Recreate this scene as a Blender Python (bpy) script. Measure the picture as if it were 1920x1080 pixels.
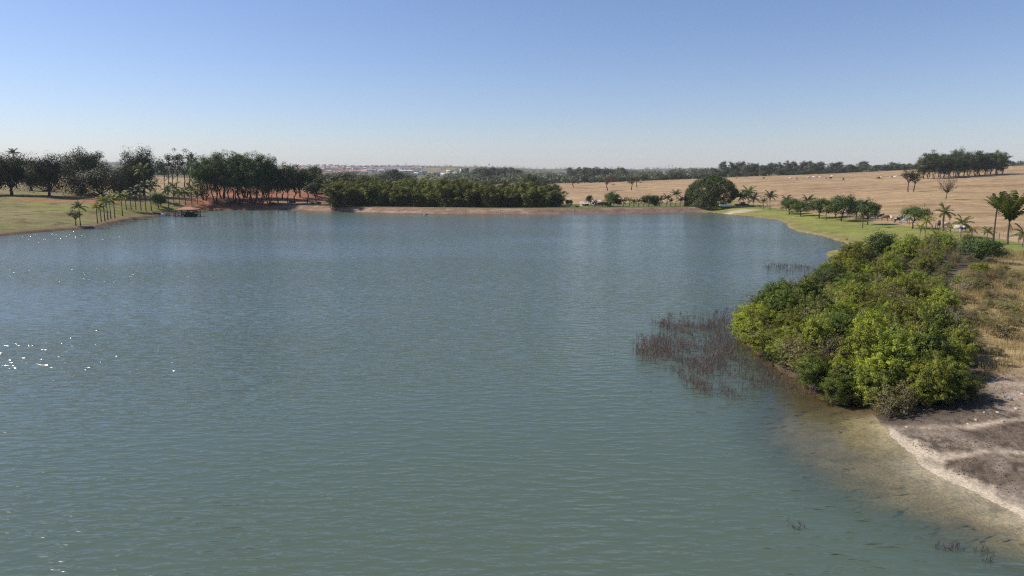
import bpy, bmesh, math, random
import numpy as np
from mathutils import Vector, Matrix, Euler

R = math.radians
for o in list(bpy.data.objects):
    bpy.data.objects.remove(o)
scene = bpy.context.scene
col = scene.collection

# ------------------------------------------------------------------ camera, sky, sun, exposure
CAM_H = 15.0
FPX = 1280.0                      # focal length in pixels of the 1920 wide photograph
HORIZON = 322.0
PITCH = math.atan((540 - HORIZON) / FPX)
cam_d = bpy.data.cameras.new('camera')
cam_d.sensor_width = 36.0
cam_d.lens = 36.0 * FPX / 1920.0
cam_d.clip_start = 0.5
cam_d.clip_end = 40000
cam = bpy.data.objects.new('camera', cam_d)
cam.location = (0, 0, CAM_H)
cam.rotation_euler = (math.pi / 2 - PITCH, 0, 0)
col.objects.link(cam)
scene.camera = cam

SUN_AZ, SUN_EL = -75.0, 44.0      # degrees, azimuth measured from the view direction
world = bpy.data.worlds.new('World')
scene.world = world
world.use_nodes = True
wn = world.node_tree.nodes
sky = wn.new('ShaderNodeTexSky')
sky.sky_type = 'NISHITA'
sky.sun_disc = False
sky.sun_elevation = R(SUN_EL)
sky.sun_rotation = R(SUN_AZ)
sky.altitude = 0
sky.air_density = 1.0
sky.dust_density = 0.3
sky.ozone_density = 4.0
wn['Background'].inputs['Strength'].default_value = 0.1
balance = wn.new('ShaderNodeMix')            # the camera's cool white balance on the sky
balance.data_type = 'RGBA'; balance.blend_type = 'MULTIPLY'
balance.inputs[0].default_value = 1.0
balance.inputs[7].default_value = (.985, .945, 1.075, 1)
world.node_tree.links.new(sky.outputs[0], balance.inputs[6])
world.node_tree.links.new(balance.outputs[2], wn['Background'].inputs['Color'])

S = Vector((math.sin(R(SUN_AZ)) * math.cos(R(SUN_EL)), math.cos(R(SUN_AZ)) * math.cos(R(SUN_EL)), math.sin(R(SUN_EL))))
sun_d = bpy.data.lights.new('sun', 'SUN')
sun_d.energy = 5.0
sun_d.angle = R(0.53)
sun_d.color = (1.0, 0.95, 0.87)
sun = bpy.data.objects.new('sun', sun_d)
sun.rotation_euler = S.to_track_quat('Z', 'Y').to_euler()
sun.location = (-200, 100, 300)
col.objects.link(sun)

scene.view_settings.view_transform = 'Standard'
scene.view_settings.look = 'None'
scene.view_settings.exposure = 0.18
scene.view_settings.gamma = 1.0
scene.view_settings.use_curve_mapping = False
scene.cycles.use_denoising = False
scene.cycles.denoiser = 'OPENIMAGEDENOISE'
scene.cycles.denoising_input_passes = 'RGB_ALBEDO_NORMAL'
scene.cycles.denoising_prefilter = 'ACCURATE'
scene.cycles.pixel_filter_type = 'BLACKMAN_HARRIS'
scene.cycles.filter_width = 1.2
scene.cycles.max_bounces = 6
scene.cycles.transparent_max_bounces = 12
scene.cycles.volume_bounces = 1
scene.cycles.caustics_reflective = False
scene.cycles.caustics_refractive = False
scene.cycles.sample_clamp_indirect = 1.2

# ------------------------------------------------------------------ projection helpers
cp, sp = math.cos(PITCH), math.sin(PITCH)

def ray(px, py):
    u = (px - 960) / FPX
    v = (540 - py) / FPX
    return np.array([u, cp + v * sp, -sp + v * cp])

def at_z(px, py, z=0.0):
    d = ray(px, py)
    t = (z - CAM_H) / d[2]
    return np.array([d[0] * t, d[1] * t, z])

def zof(py, Y):
    d = ray(960, py)
    return CAM_H + d[2] / d[1] * Y

def xof(px, py, Y):
    d = ray(px, py)
    return d[0] / d[1] * Y

def mpp(Y):                        # metres for one pixel of the photograph at depth Y
    return Y / FPX

# ------------------------------------------------------------------ numpy noise
def _hash(ix, iy, seed):
    n = (ix.astype(np.int64) * 374761393 + iy.astype(np.int64) * 668265263 + seed * 1442695041) & 0x7fffffff
    n = ((n ^ (n >> 13)) * 1274126177) & 0x7fffffff
    n = n ^ (n >> 16)
    return (n & 0xffff) / 65535.0

def vnoise(x, y, seed=0):
    ix, iy = np.floor(x), np.floor(y)
    fx, fy = x - ix, y - iy
    fx = fx * fx * (3 - 2 * fx); fy = fy * fy * (3 - 2 * fy)
    a = _hash(ix, iy, seed); b = _hash(ix + 1, iy, seed)
    c = _hash(ix, iy + 1, seed); d = _hash(ix + 1, iy + 1, seed)
    return (a * (1 - fx) + b * fx) * (1 - fy) + (c * (1 - fx) + d * fx) * fy

def fbm(x, y, seed=0, octv=4):
    s = 0; a = 0.5; t = 0
    for k in range(octv):
        s = s + a * vnoise(x, y, seed + k * 17); t += a
        x, y, a = x * 2.03 + 5.1, y * 2.03 + 1.7, a * 0.5
    return s / t

def sstep(a, b, x):
    t = np.clip((x - a) / (b - a), 0, 1)
    return t * t * (3 - 2 * t)

# ------------------------------------------------------------------ the lake outline
shore_px = [(-120, 462), (0, 443), (60, 437), (120, 432), (150, 430.5), (180, 428), (205, 421), (235, 415), (262, 410), (290, 407),
            (315, 403), (345, 400), (372, 398), (400, 394.5), (440, 394), (500, 394), (535, 394), (600, 396), (700, 399), (800, 401), (900, 402),
            (1000, 402), (1100, 401), (1200, 400), (1290, 398.5), (1312, 398), (1335, 398.5), (1370, 402), (1420, 407), (1460, 413),
            (1475, 419), (1478, 426), (1490, 433), (1520, 438), (1555, 446), (1580, 455), (1590, 463), (1580, 469), (1556, 471),
            (1545, 474), (1552, 480), (1568, 487), (1558, 500), (1535, 520), (1490, 542), (1430, 565), (1398, 592), (1394, 620), (1404, 648),
            (1440, 678), (1480, 706), (1530, 735), (1590, 758), (1640, 771), (1638, 790), (1655, 812), (1690, 842), (1720, 868),
            (1760, 893), (1815, 912), (1870, 940), (1925, 968), (2000, 1015)]
shore = [at_z(a, b)[:2] for a, b in shore_px] + [np.array(p) for p in ((48., 20.), (62., 0.), (60., -60.), (-180., -60.), (-190., 90.))]
shore = np.array(shore)

def sd_poly(x, y, P):
    """signed distance to a closed polygon, negative inside"""
    shp = x.shape
    x = x.ravel(); y = y.ravel()
    best = np.full(x.shape, 1e18); inside = np.zeros(x.shape, bool)
    n = len(P)
    for i in range(n):
        ax, ay = P[i]; bx, by = P[(i + 1) % n]
        ex, ey = bx - ax, by - ay
        t = np.clip(((x - ax) * ex + (y - ay) * ey) / (ex * ex + ey * ey + 1e-12), 0, 1)
        dx, dy = x - ax - t * ex, y - ay - t * ey
        best = np.minimum(best, dx * dx + dy * dy)
        c = (ay > y) != (by > y)
        if ey != 0:
            inside ^= c & (x < ex * (y - ay) / ey + ax)
    d = np.sqrt(best)
    return np.where(inside, -d, d).reshape(shp)

def shore_sd(x, y):
    sd = sd_poly(x, y, shore)
    near = sstep(130, 60, np.hypot(x, y))
    sd = sd + (fbm(x / 1.1, y / 1.1, 201) - .5) * .9 * near + (fbm(x / 4.5, y / 4.5, 205) - .5) * 1.4 * (1 - near) + (fbm(x / 3.5, y / 3.5, 209) - .5) * 1.2 * near
    return sd

def dist_line(x, y, P):
    best = np.full(x.shape, 1e18)
    for i in range(len(P) - 1):
        ax, ay = P[i]; bx, by = P[i + 1]
        ex, ey = bx - ax, by - ay
        t = np.clip(((x - ax) * ex + (y - ay) * ey) / (ex * ex + ey * ey + 1e-12), 0, 1)
        best = np.minimum(best, (x - ax - t * ex) ** 2 + (y - ay - t * ey) ** 2)
    return np.sqrt(best)

# ------------------------------------------------------------------ terrain height: profiles by bearing
def P(Y, py):
    return (Y, zof(py, Y))
profiles = {
    -500: [(0, 1), (100, 1), (150, 3), (220, 7), (300, 9), (500, 10), (1200, 8), (3000, 40), (6000, 90)],
    -100: [(0, 1), (120, .6), (160, 2.2), (235, 6.5), (330, 9), (500, 10), (1200, 8), (3000, 40), (6000, 95)],
    0: [(0, .8), (150, .6), (175, 1.8), P(240, 367), P(330, 346), (500, 10), (1200, 8), (3000, 40), (6000, 95)],
    200: [(0, .8), (185, .5), (205, 1.7), P(250, 374), P(350, 350), P(600, 330), (1500, 10), (3000, 40), P(6000, 303)],
    300: [(0, .8), (225, .5), (240, 1.6), P(262, 380), P(340, 352), P(600, 330), (1500, 10), (3000, 30), P(6000, 305)],
    400: [(0, .8), (258, .6), P(276, 380), P(325, 360), (500, 8.5), (1500, 8), (3000, 25), P(6000, 306)],
    500: [(0, .8), (262, 1.4), P(280, 384), P(340, 358), (500, 5), (1200, 2), P(3000, 319), P(4500, 311), (7000, 70)],
    600: [(0, .8), (262, 1.6), P(285, 384), P(340, 360), (500, 2), (1200, 0), P(1600, 331), P(3000, 319), P(4500, 311), (7000, 60)],
    660: [(0, .8), (255, 1), (285, 0), (350, -1), (600, 0), (1200, -2), P(1600, 331), P(3000, 319), P(4500, 311.5), (7000, 60)],
    900: [(0, .8), (255, 1), (285, -1), (350, -2), (600, 0), P(1500, 333), P(3000, 321), P(4500, 312.5), (7000, 50)],
    1000: [(0, .8), (255, 1), (285, .5), (350, 1), P(650, 347), (1500, 0), (3000, 10), P(4500, 317), (7000, 30)],
    1100: [(0, .8), (255, 1), P(275, 384.5), P(310, 379), P(650, 346), (900, 0), (1500, 0), (3000, 12), P(4500, 318), (7000, 30)],
    1200: [(0, .8), (255, 1), P(275, 384.5), P(310, 378), P(650, 341), (900, 2), (1500, 2), (3000, 14), P(4500, 318), (7000, 30)],
    1300: [(0, .8), (255, 1), P(272, 386), P(310, 376), P(650, 336), (900, 4), (1500, 4), (3000, 14), P(4500, 317), (7000, 30)],
    1450: [(0, .8), (215, .5), P(240, 398), P(265, 386), P(350, 365), P(650, 329.5), (900, 8), (1500, 6), (3000, 20), P(4500, 316), (7000, 40)],
    1600: [(0, .8), (135, .4), (155, .8), P(190, 417), P(212, 401), P(300, 370), P(650, 322.5), (900, 12), (1500, 10), (4500, 30), (7000, 40)],
    1750: [(0, .6), (40, .5), (60, .9), (110, 1.2), P(155, 430), P(163, 424), P(230, 386), P(450, 332), P(650, 314.5), (800, 18), (1500, 14), (4500, 40), (7000, 50)],
    1920: [(0, .6), (35, .5), (50, .9), (110, 1.1), P(125, 461), P(132, 453), P(200, 402), P(450, 330), P(650, 308.5), (900, 23), (1500, 18), (4500, 50), (7000, 60)],
    2400: [(0, 1.0), (30, 1.2), (60, 1.6), (110, 1.8), (140, 2.2), (200, 4), (450, 14), (650, 24), (900, 25), (1500, 20), (4500, 50), (7000, 60)],
}
_sc = np.array([(k - 960) / FPX for k in sorted(profiles)])
_ly = np.linspace(math.log(10), math.log(9500), 260)
_tab = np.array([np.interp(np.exp(_ly), *zip(*profiles[k])) for k in sorted(profiles)])
_sg = np.linspace(-1.4, 1.4, 240)
_grid = np.array([np.interp(_sg, _sc, _tab[:, j]) for j in range(len(_ly))]).T      # [s, logY]
def _blur(a, n, ax):
    k = np.hanning(n + 2)[1:-1]; k /= k.sum()
    pad = [(0, 0), (0, 0)]; pad[ax] = (n // 2, n // 2)
    b = np.pad(a, pad, mode='edge')
    return np.apply_along_axis(lambda r: np.convolve(r, k, 'valid'), ax, b)
_grid = _blur(_blur(_grid, 9, 0), 5, 1)

def base_profile(x, y):
    yy = np.maximum(y, 12.0)
    s = np.clip(x / yy, -1.39, 1.39)
    l = np.clip(np.log(yy), _ly[0], _ly[-1] - 1e-6)
    fs = (s - _sg[0]) / (_sg[1] - _sg[0]); fl = (l - _ly[0]) / (_ly[1] - _ly[0])
    i = np.clip(fs.astype(int), 0, len(_sg) - 2); j = np.clip(fl.astype(int), 0, len(_ly) - 2)
    a, b = fs - i, fl - j
    return (_grid[i, j] * (1 - a) + _grid[i + 1, j] * a) * (1 - b) + (_grid[i, j + 1] * (1 - a) + _grid[i + 1, j + 1] * a) * b

def px_of(x, y):
    return 960 + FPX * x / np.maximum(y, 12.0) * 0.985

def beach_mask(x, y):
    return sstep(16, 10, np.hypot(x - 29, (y - 33) * 0.85)) 

def height(x, y, sd=None):
    x = np.asarray(x, float); y = np.asarray(y, float)
    if sd is None:
        sd = shore_sd(x, y)
    prof = base_profile(x, y)
    bm = beach_mask(x, y)
    wb = 9.0 + 10 * sstep(-60, -90, x) * sstep(60, 150, y)
    z = np.maximum(prof, .25) * sstep(0, 1, sd / wb * (1 + bm * 0.4)) ** 0.8
    z = np.where(sd > wb, prof, z)
    scarp = (1 - bm) * sstep(30, 60, y + np.maximum(-x, 0)) * (0.28 + .25 * (x < -60))
    z = z + scarp * sstep(0.0, 0.8, sd) * sstep(40, 10, sd)
    # the earth dam along the far shore
    pxx = px_of(x, y)
    dm = sstep(500, 560, pxx) * sstep(1330, 1295, pxx) * sstep(200, 225, y) * sstep(330, 300, y)
    zd = 1.8 * sstep(0, 5.5, sd)
    zd = np.where(sd > 10.5, 1.8 + (prof - 1.8) * sstep(10.5, 17, sd), zd)
    z = z * (1 - dm) + zd * dm
    # relief
    far = sstep(400, 1500, y)
    z = z + (fbm(x / 23, y / 23, 3) - .5) * 1.1 * sstep(8, 40, sd) * (1 - dm) * sstep(100, 260, np.hypot(x, y)) * 0.7
    z = z + (fbm(x / 330, y / 330, 8) - .5) * 26 * far
    z = z + (fbm(x / 2.2, y / 2.2, 5) - .5) * 0.16 * sstep(.3, 2.5, sd) * sstep(120, 60, y)
    mud = bm * sstep(.4, 1.5, sd)
    z = z + (fbm(x / .42, y / .42, 9, 3) - .5) * 0.15 * mud
    # lake bed
    slope = 0.30 - 0.262 * sstep(18.5, 9, np.hypot(x - 25.5, y - 35.5))
    bed = -np.minimum(7.0, -sd * slope) - 0.02 + (fbm(x / 1.1, y / 1.1, 12) - .5) * 0.05 * sstep(0, 3, -sd)
    return np.where(sd < 0, bed, z)

def ground(px, py):
    d = ray(px, py)
    Y = np.concatenate([np.arange(20, 330, .4), np.geomspace(330, 6000, 300)])
    t = Y / d[1]
    x = d[0] * t; z = CAM_H + d[2] * t
    h = np.maximum(height(x, Y), 0)
    k = np.argmax(z <= h) if (z <= h).any() else len(Y) - 1
    return Vector((x[k], Y[k], h[k]))

def spot(px, Y, py=340):
    x = xof(px, py, Y)
    return Vector((x, Y, float(height(np.array([x]), np.array([Y]))[0])))

# ------------------------------------------------------------------ mesh and material helpers
def mesh_np(name, V, F, mats=(), tint=None, smooth=False, mat_idx=None, attr='tint'):
    V = np.asarray(V, np.float32)
    F = np.asarray(F, np.int32)
    me = bpy.data.meshes.new(name)
    n, k = F.shape
    me.vertices.add(len(V)); me.vertices.foreach_set('co', V.ravel())
    me.loops.add(n * k); me.loops.foreach_set('vertex_index', F.ravel())
    me.polygons.add(n)
    me.polygons.foreach_set('loop_start', np.arange(0, n * k, k, dtype=np.int32))
    me.polygons.foreach_set('loop_total', np.full(n, k, np.int32))
    if smooth:
        me.polygons.foreach_set('use_smooth', np.ones(n, bool))
    if mat_idx is not None:
        me.polygons.foreach_set('material_index', np.asarray(mat_idx, np.int32))
    for m in mats:
        me.materials.append(m)
    if tint is not None:
        tint = np.asarray(tint, np.float32)
        if tint.ndim == 1:
            a = me.attributes.new(attr, 'FLOAT', 'POINT'); a.data.foreach_set('value', tint)
        else:
            a = me.attributes.new(attr, 'FLOAT_COLOR', 'POINT')
            c = np.ones((len(V), 4), np.float32); c[:, :3] = tint
            a.data.foreach_set('color', c.ravel())
    me.update(calc_edges=True)
    me.validate()
    return me

def obj(name, me, parent=None, loc=None, rot=None, scale=None):
    o = bpy.data.objects.new(name, me)
    col.objects.link(o)
    if parent is not None: o.parent = parent
    if loc is not None: o.location = loc
    if rot is not None: o.rotation_euler = rot
    if scale is not None: o.scale = scale
    return o

def tag(o, label=None, cat=None, group=None, kind=None):
    if label: o['label'] = label
    if cat: o['category'] = cat
    if group: o['group'] = group
    if kind: o['kind'] = kind
    return o

def empty(name, loc, rz=0.0, scale=(1, 1, 1)):
    o = bpy.data.objects.new(name, None)
    o.empty_display_size = .3
    o.location = loc; o.rotation_euler = (0, 0, rz); o.scale = scale
    col.objects.link(o)
    return o

class NT:
    def __init__(s, name):
        s.m = bpy.data.materials.new(name); s.m.use_nodes = True
        s.t = s.m.node_tree; s.t.nodes.clear()
        s.out = s.n('ShaderNodeOutputMaterial')
    def n(s, t, **kw):
        nd = s.t.nodes.new(t)
        for k, v in kw.items():
            if k.startswith('i_'):
                nd.inputs[k[2:].replace('_', ' ')].default_value = v
            else:
                setattr(nd, k, v)
        return nd
    def l(s, a, b): s.t.links.new(a, b)
    def math(s, op, a, b=None, clamp=False):
        nd = s.n('ShaderNodeMath', operation=op, use_clamp=clamp)
        for i, v in enumerate((a, b)):
            if v is None: continue
            if isinstance(v, (int, float)): nd.inputs[i].default_value = v
            else: s.l(v, nd.inputs[i])
        return nd.outputs[0]
    def mixc(s, f, a, b, mode='MIX'):
        nd = s.n('ShaderNodeMix', data_type='RGBA', blend_type=mode)
        for i, v in ((0, f), (6, a), (7, b)):
            if isinstance(v, (int, float)): nd.inputs[i].default_value = v
            elif isinstance(v, tuple): nd.inputs[i].default_value = (*v, 1)
            else: s.l(v, nd.inputs[i])
        return nd.outputs[2]
    def noise(s, vec, scale, detail=3, rough=.55):
        nd = s.n('ShaderNodeTexNoise'); nd.inputs['Scale'].default_value = scale
        nd.inputs['Detail'].default_value = detail; nd.inputs['Roughness'].default_value = rough
        if vec is not None: s.l(vec, nd.inputs['Vector'])
        return nd.outputs['Fac']

def leaf_mat(name, ca, cb, trans=.28, vary=.22):
    w = NT(name)
    at = w.n('ShaderNodeAttribute', attribute_name='tint')
    oi = w.n('ShaderNodeObjectInfo')
    c = w.mixc(at.outputs['Fac'], ca, cb)
    f = w.math('MULTIPLY_ADD', oi.outputs['Random'], vary * 2); 
    nd = f.node; nd.inputs[2].default_value = 1 - vary
    hsv = w.n('ShaderNodeHueSaturation'); w.l(c, hsv.inputs['Color']); w.l(f, hsv.inputs['Value'])
    h = w.math('MULTIPLY_ADD', oi.outputs['Random'], .03); h.node.inputs[2].default_value = .485
    w.l(h, hsv.inputs['Hue'])
    p = w.n('ShaderNodeBsdfPrincipled', i_Roughness=.6)
    p.inputs['Specular IOR Level'].default_value = .25
    w.l(hsv.outputs[0], p.inputs['Base Color'])
    t = w.n('ShaderNodeBsdfTranslucent')
    tc = w.mixc(1.0, hsv.outputs[0], (1.0, 1.0, .55), 'MULTIPLY'); w.l(tc, t.inputs['Color'])
    mx = w.n('ShaderNodeMixShader'); mx.inputs[0].default_value = trans
    w.l(p.outputs[0], mx.inputs[1]); w.l(t.outputs[0], mx.inputs[2]); w.l(mx.outputs[0], w.out.inputs['Surface'])
    return w.m

def plain_mat(name, c, rough=.8, noise_amt=.25, scale=3.0, spec=.3, bump=0.0):
    w = NT(name)
    tc = w.n('ShaderNodeTexCoord')
    nf = w.noise(tc.outputs['Object'], scale, 4)
    f = w.math('MULTIPLY_ADD', nf, noise_amt * 2); f.node.inputs[2].default_value = 1 - noise_amt
    hsv = w.n('ShaderNodeHueSaturation'); hsv.inputs['Color'].default_value = (*c, 1); w.l(f, hsv.inputs['Value'])
    p = w.n('ShaderNodeBsdfPrincipled', i_Roughness=rough)
    p.inputs['Specular IOR Level'].default_value = spec
    w.l(hsv.outputs[0], p.inputs['Base Color'])
    if bump:
        b = w.n('ShaderNodeBump'); b.inputs['Strength'].default_value = bump; w.l(nf, b.inputs['Height']); w.l(b.outputs[0], p.inputs['Normal'])
    w.l(p.outputs[0], w.out.inputs['Surface'])
    return w.m

# ------------------------------------------------------------------ ground sheet
def polyw(pts, z=0.0):
    return np.array([ground(a, b)[:2] for a, b in pts])

fence_px = [(1330, 376), (1380, 379), (1412, 383), (1470, 390), (1560, 399), (1640, 413), (1700, 422), (1760, 430), (1800, 436), (1860, 447), (1920, 455), (2000, 470)]
fence_w = polyw(fence_px)
thicket_w = np.array([at_z(a, b, .5)[:2] for a, b in [(1394, 620), (1440, 680), (1530, 738), (1640, 774), (1720, 776), (1790, 764), (1815, 700), (1800, 620), (1770, 560), (1780, 520), (1860, 492), (1870, 480), (1800, 470), (1700, 470), (1590, 477), (1566, 489), (1540, 520), (1440, 562), (1398, 592)]])
brush_w = np.array([at_z(a, b, .8)[:2] for a, b in [(1835, 715), (1830, 640), (1790, 570), (1800, 520), (1880, 482), (1925, 480), (2150, 490), (2300, 640), (2100, 690), (1925, 690)]])
rut1 = np.array([at_z(a, b, .3)[:2] for a, b in [(1640, 785), (1700, 795), (1760, 802), (1820, 806), (1880, 800), (1960, 790)]])
rut2 = np.array([at_z(a, b, .35)[:2] for a, b in [(1735, 858), (1790, 847), (1850, 848), (1920, 855), (2050, 860)]])

angs = np.concatenate([np.radians(np.linspace(-180, -48, 45))[:-1], np.radians(np.linspace(-48, 48, 660)), np.radians(np.linspace(48, 180, 45))[1:-1]])
def geo(a, b, r): return np.geomspace(a, b, int(math.log(b / a) / math.log(r)))[:-1]
rads = np.concatenate([[3, 8, 14], geo(18, 60, 1.0075), geo(60, 150, 1.010), np.arange(150, 300, .8), geo(300, 700, 1.012), geo(700, 7000, 1.025), [7000]])
A, Rr = np.meshgrid(angs, rads)
GX, GY = np.sin(A) * Rr, np.cos(A) * Rr
SD = shore_sd(GX, GY)
GZ = height(GX, GY, SD)
na, nr = len(angs), len(rads)
idx = np.arange(na * nr).reshape(nr, na)
nxt = np.roll(idx, -1, axis=1)
faces = np.stack([idx[:-1], idx[1:], nxt[1:], nxt[:-1]], -1).reshape(-1, 4)
faces = faces[:, ::-1]

def lerp(a, b, m): return a + (np.asarray(b) - a) * m[..., None]
def ground_colour(x, y, sd, base_z):
    pxx = px_of(x, y)
    n1 = fbm(x / 9, y / 9, 21); n2 = fbm(x / 40, y / 40, 31); n3 = fbm(x / 2.1, y / 2.1, 41)
    c = np.ones(x.shape + (3,)) * np.array((.325, .222, .118))                     # dry pasture
    st = fbm(x / 60, y / 14, 51)
    c = lerp(c, (.22, .125, .055), sstep(.5, .72, st) * .75)
    c = lerp(c, (.20, .12, .058), sstep(.55, .75, fbm(x / 11, y / 5, 53)) * .55)
    c = lerp(c, (.47, .31, .18), sstep(.52, .75, fbm(x / 16, y / 6, 55)) * .55)
    c = lerp(c, (.30, .21, .075), sstep(330, 190, y) * sstep(.4, .6, n2) * .5)
    c = lerp(c, (.40, .27, .125), sstep(.5, .8, fbm(x / 35, y / 9, 57)) * .6)
    # far country
    c = lerp(c, (.085, .085, .035), sstep(650, 760, y + (n2 - .5) * 160) * (0.5 + .5 * sstep(.35, .6, fbm(x / 300, y / 420, 61))))
    left = sstep(640, 600, pxx + (n1 - .5) * 30)
    # left lawn
    lawn = left * sstep(330, 290, y) * sstep(470, 330, pxx)
    c = lerp(c, (.165, .155, .042), lawn)
    c = lerp(c, (.21, .165, .07), lawn * sstep(.42, .62, n1 * .6 + n2 * .4) * .75)
    c = lerp(c, (.20, .15, .07), lawn * sstep(215, 270, y - (pxx - 200) * .1) * .7)
    c = lerp(c, (.20, .20, .042), lawn * sstep(.5, .7, fbm(x / 14, y / 14, 131)) * .7)
    c = lerp(c, (.065, .055, .022), lawn * sstep(.60, .74, fbm(x / 3.2, y / 3.2, 133)) * .75)
    c = lerp(c, (.06, .04, .025), left * sstep(1.4, .3, sd) * .9)
    # red soil under the grove
    red = sstep(345, 395, pxx + (n1 - .5) * 60) * sstep(640, 612, pxx) * sstep(262, 270, y) * sstep(420, 365, y)
    c = lerp(c, (.30, .125, .062), red)
    c = lerp(c, (.19, .08, .045), red * sstep(.5, .75, n3))
    path = polyw([(40, 374), (110, 377), (170, 379), (230, 375), (300, 372), (380, 377)])
    dp = dist_line(x, y, path) + (n1 - .5) * 7
    c = lerp(c, (.31, .125, .065), sstep(6.0, 2.5, dp) * (x < -40))
    # shore margin on the left: bare soil
    edge = sstep(6, 1.0, sd + (n1 - .5) * 8) * sstep(520, 300, pxx)
    c = lerp(c, (.15, .095, .06), edge * .8)
    # dam
    dm = sstep(505, 550, pxx) * sstep(1325, 1305, pxx) * sstep(200, 225, y) * sstep(300, 290, y)
    band = sd + (n1 - .5) * 1.2
    cd = np.ones(x.shape + (3,)) * np.array((.225, .135, .088))
    cd = lerp(cd, (.34, .245, .17), sstep(.5, .7, fbm(x / 5, y / 1.3, 71)) * .8)
    cd = lerp(cd, (.15, .085, .05), sstep(1.4, .2, band))
    cd = lerp(cd, (.14, .12, .055), sstep(4.2, 5.2, band))
    cd = lerp(cd, (.25, .17, .10), sstep(6.5, 7.2, band) * .8)
    gr = sstep(960, 1060, pxx)
    cd = lerp(cd, (.13, .13, .045), sstep(4.5, 5.5, band) * gr)
    cd = lerp(cd, (.20, .13, .095), gr * sstep(4.5, 3.5, band) * .8)
    c = c * (1 - dm[..., None]) + cd * dm[..., None]
    # right lawn: between shore and fence
    fy = np.interp(x, fence_w[:, 0], fence_w[:, 1])
    rl = sstep(1300, 1330, pxx) * sstep(1.0, -1.0, y - fy) * sstep(60, 90, y)
    c = lerp(c, (.185, .195, .045), rl)
    c = lerp(c, (.23, .215, .06), rl * sstep(.45, .7, n1) * .6)
    c = lerp(c, (.22, .17, .085), rl * sstep(10, 2, np.abs(y - fy) ) * .35)
    c = lerp(c, (.21, .15, .075), rl * sstep(6, .5, sd + (n1 - .5) * 6) * .6)
    # behind the dam, right: thin grass strip under the palms
    gs = sstep(1040, 1070, pxx) * sstep(1345, 1320, pxx) * sstep(262, 268, y) * sstep(292, 280, y)
    c = lerp(c, (.14, .14, .045), gs * .8)
    # trampled cattle strip beyond the fence
    ct = sstep(1430, 1500, pxx) * sstep(-.2, 1.5, y - fy) * sstep(30, 8, y - fy + (n1 - .5) * 10) * (y < 330)
    c = lerp(c, (.40, .27, .18), ct * .85)
    # pale patch of sand by the great fig
    fs = ground(1385, 397)
    c = lerp(c, (.42, .33, .23), sstep(1, .4, np.hypot((x - fs[0]) / 9, (y - fs[1]) / 6) + (n1 - .5) * .6))
    # thicket floor, brush and beach
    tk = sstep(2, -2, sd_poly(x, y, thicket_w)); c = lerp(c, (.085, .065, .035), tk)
    bk = sstep(3, -3, sd_poly(x, y, brush_w) + (n1 - .5) * 4); c = lerp(c, (.33, .245, .115), bk * .9)
    bm = beach_mask(x, y) * sstep(3, -1, y - 47 + (x - 25) * -.25)
    c = lerp(c, (.138, .104, .074), bm)
    n4 = fbm(x / .33, y / .33, 63, 3)
    c = lerp(c, (.058, .043, .032), bm * sstep(.5, .68, n4) * .8)
    c = lerp(c, (.22, .175, .135), bm * sstep(.52, .68, n3) * .6)
    c = lerp(c, (.26, .205, .155), bm * sstep(.55, .4, n4) * sstep(.45, .65, fbm(x / 3.3, y / 3.3, 65)) * .5)
    c = lerp(c, (.36, .28, .20), bm * sstep(.55, .7, fbm(x / 4.5, y / 4.5, 77)) * sstep(28, 36, x + (y - 36) * .2))
    for rut in (rut1, rut2):
        c = lerp(c, (.40, .32, .235), bm * sstep(.42, .05, dist_line(x, y, rut) + (n3 - .5) * .8 + (n4 - .5) * .35) * .85)
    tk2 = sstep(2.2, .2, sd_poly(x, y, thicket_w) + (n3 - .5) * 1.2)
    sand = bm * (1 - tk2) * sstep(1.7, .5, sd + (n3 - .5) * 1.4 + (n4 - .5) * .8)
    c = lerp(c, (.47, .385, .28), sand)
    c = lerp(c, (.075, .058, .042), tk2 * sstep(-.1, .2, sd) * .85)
    # lake bed
    w = (sd < 0).astype(float)
    cb = np.ones(x.shape + (3,)) * np.array((.36, .28, .165))
    cb = lerp(cb, (.52, .44, .32), sstep(-2.6, -.2, sd))
    cb = lerp(cb, (.22, .17, .10), sstep(.45, .7, fbm(x / 1.6, y / .9, 83)) * .6)
    cb = lerp(cb, (.14, .085, .03), sstep(38.5, 43, y) )
    cb = lerp(cb, (.022, .032, .024), sstep(.7, 1.8, -base_z))
    c = c * (1 - w[..., None]) + cb * w[..., None]
    return c
GC = ground_colour(GX, GY, SD, GZ)

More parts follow.
